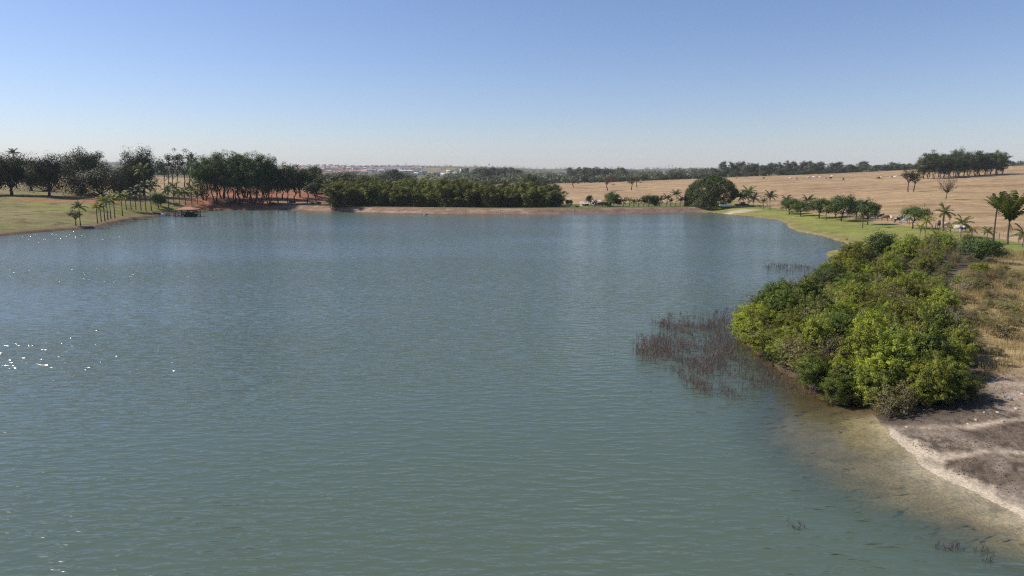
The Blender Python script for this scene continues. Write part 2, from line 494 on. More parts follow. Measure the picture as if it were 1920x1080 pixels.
def ground_mat():
    w = NT('ground_cover')
    at = w.n('ShaderNodeAttribute', attribute_name='soil')
    tc = w.n('ShaderNodeTexCoord')
    geo_n = tc.outputs['Object']
    a = w.noise(geo_n, 1.7, 5, .65); b = w.noise(geo_n, .16, 4, .6); c3 = w.noise(geo_n, 7.0, 3, .6)
    f = w.math('MULTIPLY_ADD', a, .7); f.node.inputs[2].default_value = .65
    g = w.math('MULTIPLY_ADD', b, .7); g.node.inputs[2].default_value = .65
    k = w.math('MULTIPLY_ADD', c3, 1.5); k.node.inputs[2].default_value = .25
    c4 = w.noise(geo_n, 19.0, 4, .7)
    k2 = w.math('MULTIPLY_ADD', c4, 1.1); k2.node.inputs[2].default_value = .45
    c5 = w.noise(geo_n, .42, 4, .65)
    k3 = w.math('MULTIPLY_ADD', c5, 1.2); k3.node.inputs[2].default_value = .40
    fg = w.math('MULTIPLY', w.math('MULTIPLY', w.math('MULTIPLY', w.math('MULTIPLY', f, g), k), k2), k3)
    hsv = w.n('ShaderNodeHueSaturation'); w.l(at.outputs['Color'], hsv.inputs['Color']); w.l(fg, hsv.inputs['Value'])
    p = w.n('ShaderNodeBsdfPrincipled', i_Roughness=.9); p.inputs['Specular IOR Level'].default_value = .15
    w.l(hsv.outputs[0], p.inputs['Base Color'])
    bp = w.n('ShaderNodeBump'); bp.inputs['Strength'].default_value = .7; bp.inputs['Distance'].default_value = .12
    w.l(w.math('ADD', a, w.math('MULTIPLY', c3, .5)), bp.inputs['Height']); w.l(bp.outputs[0], p.inputs['Normal'])
    w.l(p.outputs[0], w.out.inputs['Surface'])
    return w.m
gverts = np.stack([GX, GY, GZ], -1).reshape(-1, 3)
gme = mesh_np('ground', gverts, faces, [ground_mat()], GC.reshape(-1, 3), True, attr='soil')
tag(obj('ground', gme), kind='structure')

# ------------------------------------------------------------------ water
def water_mat():
    w = NT('lake_water')
    at = w.n('ShaderNodeAttribute', attribute_name='depth')
    tc = w.n('ShaderNodeTexCoord')
    def waves(rot, sx, sy, detail, seed):
        mp = w.n('ShaderNodeMapping'); mp.inputs['Rotation'].default_value = (0, 0, rot)
        mp.inputs['Scale'].default_value = (sx, sy, 1); mp.inputs['Location'].default_value = (seed, seed * 2.3, seed)
        w.l(tc.outputs['Object'], mp.inputs['Vector'])
        return w.noise(mp.outputs[0], 1.0, detail, .5)
    big = waves(R(-12), .16, .55, 1, 3.0)
    mid = waves(R(-9), .62, 1.9, 2, 7.0)
    mid2 = waves(R(14), .8, 2.2, 1, 17.0)
    fine = waves(R(-20), 2.6, 6.0, 2, 11.0)
    patch = waves(R(-8), .012, .03, 3, 5.0)
    pm = w.n('ShaderNodeMapRange'); pm.inputs['From Min'].default_value = .34; pm.inputs['From Max'].default_value = .62
    pm.inputs['To Min'].default_value = .35; pm.inputs['To Max'].default_value = 1.25; w.l(patch, pm.inputs['Value'])
    def crest(nf, lo, hi, p):          # broad flat troughs, narrow peaked crests
        mr = w.n('ShaderNodeMapRange'); mr.inputs['From Min'].default_value = lo; mr.inputs['From Max'].default_value = hi
        w.l(nf, mr.inputs['Value'])
        return w.math('POWER', mr.outputs[0], p)
    h = w.math('ADD', w.math('ADD', w.math('MULTIPLY', big, .04), w.math('MULTIPLY', crest(mid, .30, .78, 2.2), .165)),
               w.math('ADD', w.math('MULTIPLY', crest(mid2, .30, .80, 2.0), .07), w.math('MULTIPLY', fine, .008)))
    lee = w.math('ADD', w.math('MULTIPLY', at.outputs['Fac'], .9), .22, True)       # smaller ripples over the shallows
    h = w.math('MULTIPLY', w.math('MULTIPLY', h, pm.outputs[0]), lee)
    bp = w.n('ShaderNodeBump'); bp.inputs['Strength'].default_value = 1.0; bp.inputs['Distance'].default_value = 1.0
    bp.inputs['Filter Width'].default_value = .05
    w.l(h, bp.inputs['Height'])
    nrm = bp.outputs[0]
    op = w.math('SUBTRACT', 1.0, w.math('POWER', 2.71828, w.math('MULTIPLY', at.outputs['Fac'], -1.9)))
    tr = w.n('ShaderNodeBsdfTransparent'); 
    tcol = w.mixc(w.math('MULTIPLY', at.outputs['Fac'], 1.6, True), (.96, .95, .88), (.62, .62, .36)); w.l(tcol, tr.inputs['Color'])
    df = w.n('ShaderNodeBsdfDiffuse'); df.inputs['Color'].default_value = (.080, .110, .080, 1)
    under = w.n('ShaderNodeMixShader'); w.l(op, under.inputs[0]); w.l(tr.outputs[0], under.inputs[1]); w.l(df.outputs[0], under.inputs[2])
    gl = w.n('ShaderNodeBsdfAnisotropic'); gl.inputs['Roughness'].default_value = .16; gl.inputs['Color'].default_value = (1, 1, 1, 1); w.l(nrm, gl.inputs['Normal'])
    fr = w.n('ShaderNodeFresnel'); fr.inputs['IOR'].default_value = 1.333; w.l(nrm, fr.inputs['Normal'])
    top = w.n('ShaderNodeMixShader'); w.l(fr.outputs[0], top.inputs[0]); w.l(under.outputs[0], top.inputs[1]); w.l(gl.outputs[0], top.inputs[2])
    w.l(top.outputs[0], w.out.inputs['Surface'])
    return w.m
wet = (SD.reshape(-1) < 2.0)
fw = faces[wet[faces].any(axis=1)]
used, inv = np.unique(fw, return_inverse=True)
wv = gverts[used].copy(); depth = np.maximum(0, -wv[:, 2]); wv[:, 2] = 0
tag(obj('lake_water', mesh_np('lake_water', wv, inv.reshape(-1, 4), [water_mat()], depth, True, attr='depth')), kind='structure')

# ------------------------------------------------------------------ foliage builders
def unit(v):
    return v / (np.linalg.norm(v, axis=-1, keepdims=True) + 1e-9)

def leaves(rng, C, N, size, aspect=.5, droop=0.0, jitter=.3):
    """rhombic leaves at C with normals N -> verts, quads"""
    n = len(C)
    r = rng.normal(size=(n, 3))
    a = unit(np.cross(N, r)); 
    if droop: a = unit(a + np.array([0, 0, -droop]))
    b = unit(np.cross(N, a))
    s = size * (1 + jitter * rng.uniform(-1, 1, n))[:, None]
    a = a * s * .5; b = b * s * .5 * aspect
    k = unit(N) * s * .10
    V = np.stack([C - a, C + b + k, C + a, C - b + k], 1).reshape(-1, 3)
    F = np.arange(n * 4).reshape(n, 4)
    return V, F

def clump_leaves(rng, centers, radii, outward, per, size, aspect=.5, squash=.8, bias=1.0, droop=0., jit=.5):
    Vs, T = [], []
    n = len(centers) * per
    c = np.repeat(centers, per, 0); rr = np.repeat(radii, per)[:, None]; ow = np.repeat(outward, per, 0)
    d = unit(rng.normal(size=(n, 3)))
    r = rng.uniform(.12, .95, (n, 1)) ** .55
    off = d * r * rr * np.array([1, 1, squash])
    N = unit(d * bias + ow * .5 + rng.normal(size=(n, 3)) * jit * .6 + np.array([0, 0, .35]))
    V, F = leaves(rng, c + off, N, size, aspect, droop)
    ct = np.repeat(rng.uniform(0, 1, len(centers)), per)
    t = np.clip(ct * .72 + rng.uniform(0, 1, n) * .28, 0, 1)
    return V, F, np.repeat(t, 4)

def tube(path, radii, sides=6):
    path = np.asarray(path, float); m = len(path)
    V = []; F = []
    for i in range(m):
        t = path[min(i + 1, m - 1)] - path[max(i - 1, 0)]
        t = t / (np.linalg.norm(t) + 1e-9)
        ref = np.array([1., 0, 0]) if abs(t[2]) > .7 else np.array([0, 0, 1.])
        u = np.cross(t, ref); u /= np.linalg.norm(u); v = np.cross(t, u)
        for k in range(sides):
            an = 2 * math.pi * k / sides
            V.append(path[i] + radii[i] * (math.cos(an) * u + math.sin(an) * v))
    for i in range(m - 1):
        for k in range(sides):
            a = i * sides + k; b = i * sides + (k + 1) % sides
            F.append((a, b, b + sides, a + sides))
    return np.array(V), np.array(F)

def join(parts):
    Vs, Fs, o = [], [], 0
    for V, F in parts:
        Vs.append(V); Fs.append(np.asarray(F) + o); o += len(V)
    return np.concatenate(Vs), np.concatenate(Fs)

def branch_path(rng, a, b, n=5, wob=.08, sag=0.0):
    a, b = np.asarray(a, float), np.asarray(b, float)
    L = np.linalg.norm(b - a)
    t = np.linspace(0, 1, n)[:, None]
    p = a + (b - a) * t + rng.normal(size=(n, 3)) * wob * L * np.sin(t * math.pi)
    p[:, 2] += sag * L * np.sin(t[:, 0] * math.pi)
    return p

def make_tree(seed, h, w, bare=.25, nclump=40, per=60, leaf=.5, clump=.16, trunk_r=.022, shell=.55, flat=.8, stems=1, lobes=.22, bottom=-.55,
              aspect=.55, droop=0., limbs=9, top_flat=1.0, leafmat=None, barkmat=None, squash=.8, spread=.0, sky_gap=0.0, name='tree'):
    """returns (trunk mesh, crown mesh) of a tree h tall and w wide"""
    rng = np.random.default_rng(seed)
    zc = h * (bare + (1 - bare) * .42)
    rz_up, rz_dn = h - zc, zc - h * bare
    d = unit(rng.normal(size=(nclump * 6, 3)))
    d = d[d[:, 2] > bottom][:nclump]
    ph = rng.uniform(0, 6.28, 6)
    az = np.arctan2(d[:, 1], d[:, 0])
    lob = 1 + lobes * (np.sin(az * 2 + ph[0]) * .5 + np.sin(az * 3 + ph[1] + d[:, 2] * 3) * .5 + rng.uniform(-.6, .6, len(d)))
    rr = (shell + (1 - shell) * rng.uniform(0, 1, len(d))) * lob
    cr = clump * w * rng.uniform(.7, 1.25, len(d))
    hor = (w * .5 - clump * w * .5)
    zz = np.where(d[:, 2] > 0, d[:, 2] ** top_flat * np.maximum(rz_up - clump * w * .6, .1), d[:, 2] * rz_dn / max(-bottom, .3))
    C = np.stack([d[:, 0] * rr * hor, d[:, 1] * rr * hor, zc + zz * np.minimum(rr, 1.08)], -1)
    keep = rng.uniform(0, 1, len(C)) > sky_gap
    C, d, cr = C[keep], d[keep], cr[keep]
    V, F, T = clump_leaves(rng, C, cr, d, per, leaf, aspect, squash, droop=droop)
    crown = mesh_np(name + '_crown', V, F, [leafmat], T)
    parts = []
    tr = trunk_r * h
    order = rng.permutation(len(C))
    for s in range(stems):
        an = 6.28 * s / stems + rng.uniform(-.4, .4)
        base = np.array([math.cos(an), math.sin(an), 0]) * (tr * 1.3 * (stems > 1)) + np.array([0, 0, -.25])
        fork = np.array([math.cos(an) * spread * w, math.sin(an) * spread * w, h * bare * rng.uniform(.85, 1.15)]) if stems > 1 else np.array([rng.uniform(-.03, .03) * h, rng.uniform(-.03, .03) * h, h * bare * .95])
        p = branch_path(rng, base, fork, 5, .05)
        r0 = tr / (stems ** .45)
        parts.append(tube(p, np.linspace(r0 * 1.25, r0 * .8, 5), 7))
        nl = max(2, limbs // stems)
        for k in order[s * nl:(s + 1) * nl]:
            q = branch_path(rng, fork, C[k], 5, .09, .05)
            parts.append(tube(q, np.linspace(r0 * .55, r0 * .10, 5), 5))
    TV, TF = join(parts)
    trunk = mesh_np(name + '_trunk', TV, TF, [barkmat], None, True)
    return dict(trunk=trunk, crown=crown, h=h, w=w)

bark_grey = plain_mat('bark_grey', (.115, .095, .075), .9, .35, 4)
bark_dark = plain_mat('bark_dark', (.055, .042, .034), .9, .3, 4)
bark_pale = plain_mat('bark_pale', (.30, .26, .21), .85, .3, 6)
L_mango = leaf_mat('leaf_dark_olive', (.036, .045, .013), (.092, .096, .030), .2)
L_olive = leaf_mat('leaf_dull_olive', (.055, .055, .025), (.10, .095, .042), .18)
L_fig = leaf_mat('leaf_deep_green', (.040, .066, .016), (.115, .155, .034), .26)
L_lawn = leaf_mat('leaf_lawn_tree', (.040, .062, .014), (.090, .125, .024), .2)
L_bamboo = leaf_mat('leaf_bamboo', (.075, .095, .018), (.27, .26, .055), .3)
L_euc = leaf_mat('leaf_eucalyptus', (.065, .080, .040), (.125, .140, .070), .2)
L_shrub = leaf_mat('leaf_shrub_green', (.108, .140, .018), (.37, .365, .058), .38, .34)
L_shrub_y = leaf_mat('leaf_shrub_yellow', (.20, .25, .022), (.46, .46, .05), .38)
L_shrub_d = leaf_mat('leaf_shrub_dull', (.13, .12, .042), (.30, .25, .10), .3, .3)
L_brown = leaf_mat('leaf_brown', (.10, .065, .036), (.20, .125, .07), .2)
L_palm = leaf_mat('leaf_palm', (.055, .082, .018), (.15, .17, .036), .28)
L_palm_y = leaf_mat('leaf_palm_yellow', (.16, .17, .022), (.36, .32, .05), .32)
L_palm_d = leaf_mat('leaf_palm_dark', (.022, .036, .013), (.060, .078, .026), .15)
L_dry = leaf_mat('leaf_dry_frond', (.14, .085, .04), (.24, .16, .075), .15)
L_grass = leaf_mat('dry_grass_blade', (.28, .205, .09), (.56, .45, .23), .42)
L_reed = leaf_mat('reed_stem', (.14, .090, .080), (.25, .168, .15), .1)

K = {}
for i in range(3):
    K['mango%d' % i] = make_tree(100 + i, 14, 17, .15, 130, 130, .43, .14, .032, .36, bottom=-.75, leafmat=L_mango, barkmat=bark_dark, name='broad')
K['low0'] = make_tree(110, 10, 20, .06, 110, 120, .42, .13, .03, .45, bottom=-.7, leafmat=L_olive, barkmat=bark_dark, name='low')
for i in range(3):
    K['fig%d' % i] = make_tree(120 + i, 17, 14, .23, 130, 125, .43, .13, .022, .38, stems=3, spread=.12, bottom=-.5, leafmat=L_fig, barkmat=bark_dark, droop=.4, aspect=.42, lobes=.3, name='grove')
for i in range(2):
    K['sparse%d' % i] = make_tree(130 + i, 16, 10, .42, 26, 40, .5, .13, .018, .6, stems=2, spread=.12, lobes=.35, bottom=-.3, leafmat=L_mango, barkmat=bark_grey, limbs=14, name='open')
for i in range(3):
    K['lawn%d' % i] = make_tree(140 + i, 5, 6, .26, 70, 75, .24, .16, .028, .5, bottom=-.45, leafmat=L_lawn, barkmat=bark_dark, name='lawn')
K['umbrella'] = make_tree(146, 6, 8, .32, 60, 70, .28, .13, .022, .4, bottom=-.25, top_flat=.8, leafmat=L_lawn, barkmat=bark_dark, name='umbrella')
for i in range(3):
    K['field%d' % i] = make_tree(150 + i, 9, 5, .38, 22, 45, .36, .2, .02, .5, lobes=.35, bottom=-.5, leafmat=[L_olive, L_brown, L_mango][i], barkmat=bark_grey, name='field')
for i in range(4):
    K['wood%d' % i] = make_tree(160 + i, 14, 13, .10, 60, 80, .62, .15, .02, .5, bottom=-.7, leafmat=[L_olive, L_mango, L_euc, L_olive][i], barkmat=bark_grey, limbs=4, name='wood')
for i in range(3):
    K['euc%d' % i] = make_tree(170 + i, 20, 9, .20, 46, 70, .65, .18, .014, .4, bottom=-.8, lobes=.3, leafmat=L_euc, barkmat=bark_grey, limbs=5, name='euc')
for i in range(3):
    K['young%d' % i] = make_tree(180 + i, 8, 6, .34, 50, 60, .36, .17, .016, .5, lobes=.3, bottom=-.4, leafmat=L_mango, barkmat=bark_dark, stems=1, name='young')

# great dome shaped fig: leaves hang in curtains almost to the ground
def make_dome(seed, h, w):
    rng = np.random.default_rng(seed)
    n = 420
    d = unit(rng.normal(size=(n * 3, 3))); d = d[d[:, 2] > -.5][:n]
    hr = np.where(d[:, 2] < 0, 1 / np.sqrt(1 - np.minimum(d[:, 2], 0) ** 2), 1)
    C = np.stack([d[:, 0] * hr * w * .44, d[:, 1] * hr * w * .44, np.where(d[:, 2] > 0, .30 * h + d[:, 2] * h * .64, .30 * h + d[:, 2] * .52 * h)], -1)
    C *= (1 + rng.uniform(-.03, .012, (len(C), 1)))
    # open skirt at the right and front-right, where the shade shows
    az = np.arctan2(C[:, 1], C[:, 0])
    lift = np.exp(-((az + .65) / .85) ** 2)
    keep = ~((lift > .22) & (C[:, 2] < (.18 + .30 * lift) * h))
    C, d = C[keep], d[keep]
    V, F, T = clump_leaves(rng, C, rng.uniform(1.0, 1.35, len(C)), d, 95, .42, .42, 1.1, droop=.8)
    crown = mesh_np('dome_crown', V, F, [L_fig], T)
    parts = [tube(branch_path(rng, (rng.uniform(-.8, .8), rng.uniform(-.8, .8), -.3), (rng.uniform(-3, 3), rng.uniform(-3, 3), h * .45), 5, .04), np.linspace(.55, .3, 5), 7) for _ in range(7)]
    for k in rng.permutation(len(C))[:22]:
        parts.append(tube(branch_path(rng, (0, 0, h * .4), C[k], 5, .08, .05), np.linspace(.28, .06, 5), 5))
    V, F = join(parts)
    return dict(trunk=mesh_np('dome_trunk', V, F, [bark_dark], None, True), crown=crown, h=h, w=w)
K['dome'] = make_dome(5, 12.6, 19)

def make_bamboo(seed, h=10.5, w=8):
    rng = np.random.default_rng(seed)
    Cs, Rs, Ds, parts = [], [], [], []
    for k in range(11):
        an = rng.uniform(0, 6.28); rad = w * .5 * rng.uniform(.15, .85)
        hh = h * rng.uniform(.62, 1.0)
        base = np.array([math.cos(an) * rad * .35, math.sin(an) * rad * .35, -.3])
        tip = np.array([math.cos(an) * rad, math.sin(an) * rad, hh * .93])
        t = np.linspace(0, 1, 9)[:, None]
        p = base + (tip - base) * t; p[:, :2] = base[:2] + (tip - base)[:2] * t ** 1.8
        parts.append(tube(p[::2], np.linspace(.07, .03, 5), 4))
        for q in np.linspace(.22, 1.0, 8):
            i = q * 8; a = int(min(i, 7)); c = p[a] * (1 - (i - a)) + p[a + 1] * (i - a)
            Cs.append(c + rng.normal(size=3) * .25); Rs.append(rng.uniform(.65, 1.0) * (1.2 - .4 * q)); Ds.append([math.cos(an) * .6, math.sin(an) * .6, .6 * q])
    V, F, T = clump_leaves(rng, np.array(Cs), np.array(Rs), unit(np.array(Ds)), 64, .46, .28, 1.3, droop=.5)
    TV, TF = join(parts)
    return dict(trunk=mesh_np('bamboo_culm', TV, TF, [bark_grey], None, True), crown=mesh_np('bamboo_foliage', V, F, [L_bamboo], T), h=h, w=w)
for i in range(4):
    K['bamboo%d' % i] = make_bamboo(200 + i)

# thicket shrubs, seen close: small leaves in tufts
def make_shrub(seed, mat, h=4.2, w=3.8, tufts=270, per=44, leaf=.15, bark=bark_pale, low=.12, aspect=.5):
    rng = np.random.default_rng(seed)
    d = unit(rng.normal(size=(tufts * 4, 3))); d = d[d[:, 2] > -.92][:tufts]
    ph = rng.uniform(0, 6.28, 5); az = np.arctan2(d[:, 1], d[:, 0])
    lob = 1 + .28 * (np.sin(az * 2 + ph[0]) * .4 + np.sin(az * 3 + d[:, 2] * 4 + ph[1]) * .6) + rng.uniform(-.38, .30, len(d))
    rr = (.35 + .65 * rng.uniform(0, 1, len(d)) ** .6) * lob
    zc = h * .46
    C = np.stack([d[:, 0] * rr * w * .46, d[:, 1] * rr * w * .46, zc + d[:, 2] * rr * np.where(d[:, 2] > 0, h * .45, zc * .95)], -1)
    C[:, 2] = np.maximum(C[:, 2], .2)
    V, F, T = clump_leaves(rng, C, rng.uniform(.20, .40, len(C)) * (h / 4.2) ** .5, d, per, leaf, aspect, .75, bias=.6, jit=.8)
    parts = []
    for s in range(4):
        an = rng.uniform(0, 6.28); f = np.array([math.cos(an) * .3, math.sin(an) * .3, h * .3])
        parts.append(tube(branch_path(rng, (math.cos(an) * .15, math.sin(an) * .15, -.3), f, 4, .06), np.linspace(.075, .05, 4), 5))
        for k in rng.permutation(len(C))[:7]:
            parts.append(tube(branch_path(rng, f, C[k], 4, .1), np.linspace(.04, .012, 4), 4))
    TV, TF = join(parts)
    return dict(trunk=mesh_np('shrub_stem', TV, TF, [bark], None, True), crown=mesh_np('shrub_foliage', V, F, [mat], T), h=h, w=w)
L_shrub2 = leaf_mat('leaf_shrub_dark', (.060, .095, .016), (.19, .225, .035), .32, .3)
for i in range(3):
    K['shrub%d' % i] = make_shrub(300 + i, L_shrub)
K['shrub3'] = make_shrub(303, L_shrub2, per=22, tufts=230, leaf=.25, aspect=.42)
K['shrub4'] = make_shrub(304, L_shrub2, h=4.8, w=3.0, per=60, tufts=240, leaf=.12)
for i in range(2):
    K['shruby%d' % i] = make_shrub(310 + i, L_shrub_y)
for i in range(3):
    K['shrubd%d' % i] = make_shrub(320 + i, L_shrub_d, per=20, tufts=170)
K['shrubb0'] = make_shrub(330, L_brown, per=12, tufts=130)

def make_bare(seed, h, w, n=26, mat=bark_pale, r=.05):
    rng = np.random.default_rng(seed)
    parts = []
    f = np.array([rng.uniform(-.05, .05) * h, 0, h * .3])
    parts.append(tube(branch_path(rng, (0, 0, -.2), f, 4, .05), np.linspace(r * 1.4, r, 4), 6))
    for k in range(n // 3):
        an = rng.uniform(0, 6.28); e = np.array([math.cos(an) * w * .5 * rng.uniform(.4, 1), math.sin(an) * w * .5 * rng.uniform(.4, 1), h * rng.uniform(.6, 1)])
        p = branch_path(rng, f, e, 6, .08); parts.append(tube(p, np.linspace(r * .7, r * .15, 6), 5))
        for j in range(3):
            a = p[rng.integers(2, 5)]
            parts.append(tube(branch_path(rng, a, a + rng.normal(size=3) * w * .16 + np.array([0, 0, h * .1]), 4, .1), np.linspace(r * .3, r * .08, 4), 4))
    V, F = join(parts)
    return mesh_np('bare_branches', V, F, [mat], None, True)

for _k in K.values():
    co = np.empty(len(_k['crown'].vertices) * 3, np.float32); _k['crown'].vertices.foreach_get('co', co); co = co.reshape(-1, 3)
    _k['h'] = float(np.percentile(co[:, 2], 99.5)); _k['w'] = float(np.percentile(co[:, :2], 98.8, axis=0).sum() - np.percentile(co[:, :2], 1.2, axis=0).sum()) / 2

def plant(name, kind, loc, w, h, label, cat, group=None, rz=None, rnd=random.Random(7), names=('trunk', 'crown'), lean=0.0):
    k = K[kind]
    rz = rnd.uniform(0, 6.28) if rz is None else rz
    e = empty(name, loc, rz, (w / k['w'], w / k['w'], h / k['h']))
    if lean: e.rotation_euler[0] = lean
    obj(names[0], k['trunk'], e); obj(names[1], k['crown'], e)
    return tag(e, label, cat, group)

def plant_px(name, kind, px, base_py, top_py, wpx, label, cat, group=None, Y=None, **kw):
    g = ground(px, base_py) if Y is None else spot(px, Y, base_py or 340)
    h = zof(top_py, g[1]) - g[2]
    return plant(name, kind, g, wpx * mpp(g[1]), max(h, .4), label, cat, group, **kw)

ORD = ['first', 'second', 'third', 'fourth', 'fifth', 'sixth', 'seventh', 'eighth', 'ninth', 'tenth', 'eleventh', 'twelfth', 'thirteenth', 'fourteenth', 'fifteenth', 'sixteenth',
       'seventeenth', 'eighteenth', 'nineteenth', 'twentieth']
def ordn(i):
    if i < 20: return ORD[i]
    n = i + 1
    return '%d%s' % (n, 'th' if 10 < n % 100 < 20 else {1: 'st', 2: 'nd', 3: 'rd'}.get(n % 10, 'th'))

# ------------------------------------------------------------------ palms
def make_frond(seed, L, rise, fall, width, nleaf=13, mat=L_palm, hang=.35):
    rng = np.random.default_rng(seed)
    t = np.linspace(0, 1, 9)
    # arching rachis in the x-z plane
    ang = rise + (fall - rise) * t ** 1.2
    px = np.concatenate([[0], np.cumsum(np.cos(ang[:-1]) * L / 8)]); pz = np.concatenate([[0], np.cumsum(np.sin(ang[:-1]) * L / 8)])
    path = np.stack([px, np.zeros(9), pz], -1)
    V, F = tube(path, np.linspace(.045, .012, 9) * L / 3, 4)
    Vs, Fs = [V], [F]; o = len(V)
    for s in (-1, 1):
        for q in np.linspace(.14, 1.0, nleaf):
            i = q * 8; a = int(min(i, 7)); c = path[a] * (1 - (i - a)) + path[a + 1] * (i - a)
            tan = path[min(a + 1, 8)] - path[a]; tan = tan / np.linalg.norm(tan)
            ll = max(width * (math.sin(min(q * 1.15 + .25, 1.4) * 1.9) * .75 + .25) * rng.uniform(.85, 1.1), width * .35)
            dv = unit(np.array([tan[0] * .55, s * 1.0, tan[2] * .55 - hang * rng.uniform(.6, 1.3)]))
            wv = tan * L * .052
            e = c + dv * ll - np.array([0, 0, .05 * L]); m = c + dv * ll * .55
            Vs.append(np.array([c - wv * .5, c + wv * .5, m + wv * .6, m - wv * .6, e + wv * .1, e - wv * .1]))
            Fs.append(np.array([[o, o + 1, o + 2, o + 3], [o + 3, o + 2, o + 4, o + 5]])); o += 6
    V = np.concatenate(Vs); F = np.concatenate(Fs)
    T = np.random.default_rng(seed + 1).uniform(.1, .9, len(V))
    return mesh_np('frond', V, F, [mat], T)

FR = {}
def frond_set(key, mat, L, width, hang, rises):
    FR[key] = [make_frond(400 + i * 3, L, r, f, width, mat=mat, hang=hang) for i, (r, f) in enumerate(rises)]
std = [(1.25, .3), (.95, -.35), (.6, -.8), (.15, -1.15)]
frond_set('coco', L_palm, 2.6, .62, .45, std)
frond_set('coco_y', L_palm_y, 2.6, .62, .45, std)
frond_set('coco_d', L_palm_d, 2.6, .62, .45, std)
frond_set('royal', L_palm, 2.6, .6, .55, [(1.15, -.1), (.8, -.7), (.4, -1.1), (0., -1.35)])
frond_set('royal_d', L_palm_d, 2.6, .6, .55, [(1.15, -.1), (.8, -.7), (.4, -1.1), (0., -1.35)])
frond_set('big', L_palm, 4.6, .85, .35, [(1.5, 1.2), (1.42, .95), (1.3, .7), (1.15, .42), (.98, .1)])
DRY = [make_frond(480, 2.2, -.9, -1.5, .35, 9, L_dry, .6)]
palm_bark = plain_mat('palm_trunk', (.17, .135, .10), .9, .3, 5)
palm_bark_d = plain_mat('palm_trunk_dark', (.075, .058, .045), .9, .3, 5)
crown_green = plain_mat('crownshaft_green', (.10, .13, .04), .5, .2, 5)
_ptr = {}
def palm_trunk_mesh(seed, bend, mat, swell):
    key = (seed % 4, round(bend, 1), mat.name, swell)
    if key not in _ptr:
        rng = np.random.default_rng(seed % 4 + 50)
        t = np.linspace(0, 1, 9)
        p = np.stack([bend * t ** 1.6 * .12, rng.uniform(-.02, .02) * t, t], -1)
        p[0, 2] = -.05
        r = .5 + .5 * (1 - t) ** 2 * .5 + swell * np.exp(-((t - .03) / .1) ** 2)
        _ptr[key] = (p, r)
    return _ptr[key]

def palm(name, base, h, crown_r, kind, label, group=None, seed=0, nf=13, bend=0.0, trunk_r=None, dry=0, wind=0.0, shaft=False, mat=None):
    rng = random.Random(seed)
    e = empty(name, base, 0)
    p, r = palm_trunk_mesh(seed, bend, mat or palm_bark, .25)
    tr = trunk_r or max(.09, h * .016)
    hb = h - crown_r * (1.25 if kind.startswith('big') else .85)
    hb = max(hb, h * .35)
    path = p * np.array([hb, hb, hb])
    V, F = tube(path, r * tr * 1.2, 8)
    obj('trunk', mesh_np('palm_trunk', V, F, [mat or palm_bark], None, True), e)
    top = path[-1]
    if shaft:
        V, F = tube(np.array([top - [0, 0, .1], top + [0, 0, crown_r * .16], top + [0, 0, crown_r * .3]]), [tr * .85, tr * .75, tr * .25], 8)
        obj('crownshaft', mesh_np('crownshaft', V, F, [crown_green], None, True), e)
    fs = FR[kind]
    L0 = 4.6 if kind.startswith('big') else 2.6
    sc = crown_r / (L0 * (.72 if not kind.startswith('big') else .66))
    for i in range(nf):
        an = i * 2.399 + rng.uniform(-.25, .25)
        v = int(i * len(fs) / nf)
        tilt = rng.uniform(-.12, .12) + wind * math.cos(an)
        s = sc * rng.uniform(.88, 1.08)
        obj('frond', fs[v], e, tuple(top + np.array([0, 0, .02])), (0, tilt, an), (s, s, s))
    for i in range(dry):
        s = sc * .8
        obj('dry_frond', DRY[0], e, tuple(top - np.array([0, 0, .1])), (0, rng.uniform(-.2, .2), i * 2.6 + rng.uniform(0, 1)), (s, s, s))
    return tag(e, label, 'palm', group)

def palm_px(px, base_py, top_py, crown_px, kind, label, group=None, Y=None, name='palm_tree', **kw):
    g = ground(px, base_py) if Y is None else spot(px, Y, base_py)
    h = zof(top_py, g[1]) - g[2]
    return palm(name, g, h, crown_px * mpp(g[1]) * .5, kind, label, group, seed=int(px * 7), **kw)

# ================================================================== left bank
g = 'big broad trees on the left bank'
plant_px('broad_tree', 'mango0', 22, 366, 290, 74, 'dark round-topped tree at the far left edge with a thick forked trunk', 'tree', g)
plant_px('broad_tree', 'mango1', 92, 368, 290, 68, 'dark broad tree with a straight trunk beside the red path', 'tree', g)
plant_px('broad_tree', 'mango2', 150, 0, 282, 86, 'tallest dark rounded tree behind the straight-trunked one on the left', 'tree', g, Y=275)
plant_px('broad_tree', 'mango0', 58, 0, 297, 52, 'dark tree half hidden between the two front trees at far left', 'tree', g, Y=285)
plant_px('broad_tree', 'mango1', -35, 366, 288, 90, 'dark tree cut by the left edge of the picture', 'tree', g)
plant_px('spreading_tree', 'low0', 188, 369, 311, 104, 'low wide grey-olive tree with branches down to the ground', 'tree', g)
plant_px('broad_tree', 'mango1', 267, 0, 278, 64, 'tall dome-crowned tree between the low olive tree and the open-branched trees', 'tree', g, Y=285)
plant_px('broad_tree', 'mango2', 238, 0, 312, 44, 'shorter dark tree below the tall dome-crowned tree on the left', 'tree', g, Y=272)
for i, (px, top, wd) in enumerate([(328, 278, 34), (350, 279, 42), (312, 294, 30), (366, 292, 30)]):
    plant_px('open_tree', 'sparse%d' % (i % 2), px, 0, top, wd, 'thin tree with open see-through crown left of the dense grove, %s from the left' % ordn([1, 2, 0, 3][i]), 'tree', 'open crowned trees', Y=292 + 4 * i)
palm_px(31, 350, 279, 19, 'coco_d', 'dark coconut palm rising above the far left trees', Y=300, nf=15, mat=palm_bark_d)
palm_px(272, 372, 309, 28, 'coco', 'tall green palm in front of the dome-crowned tree', Y=268, nf=16)

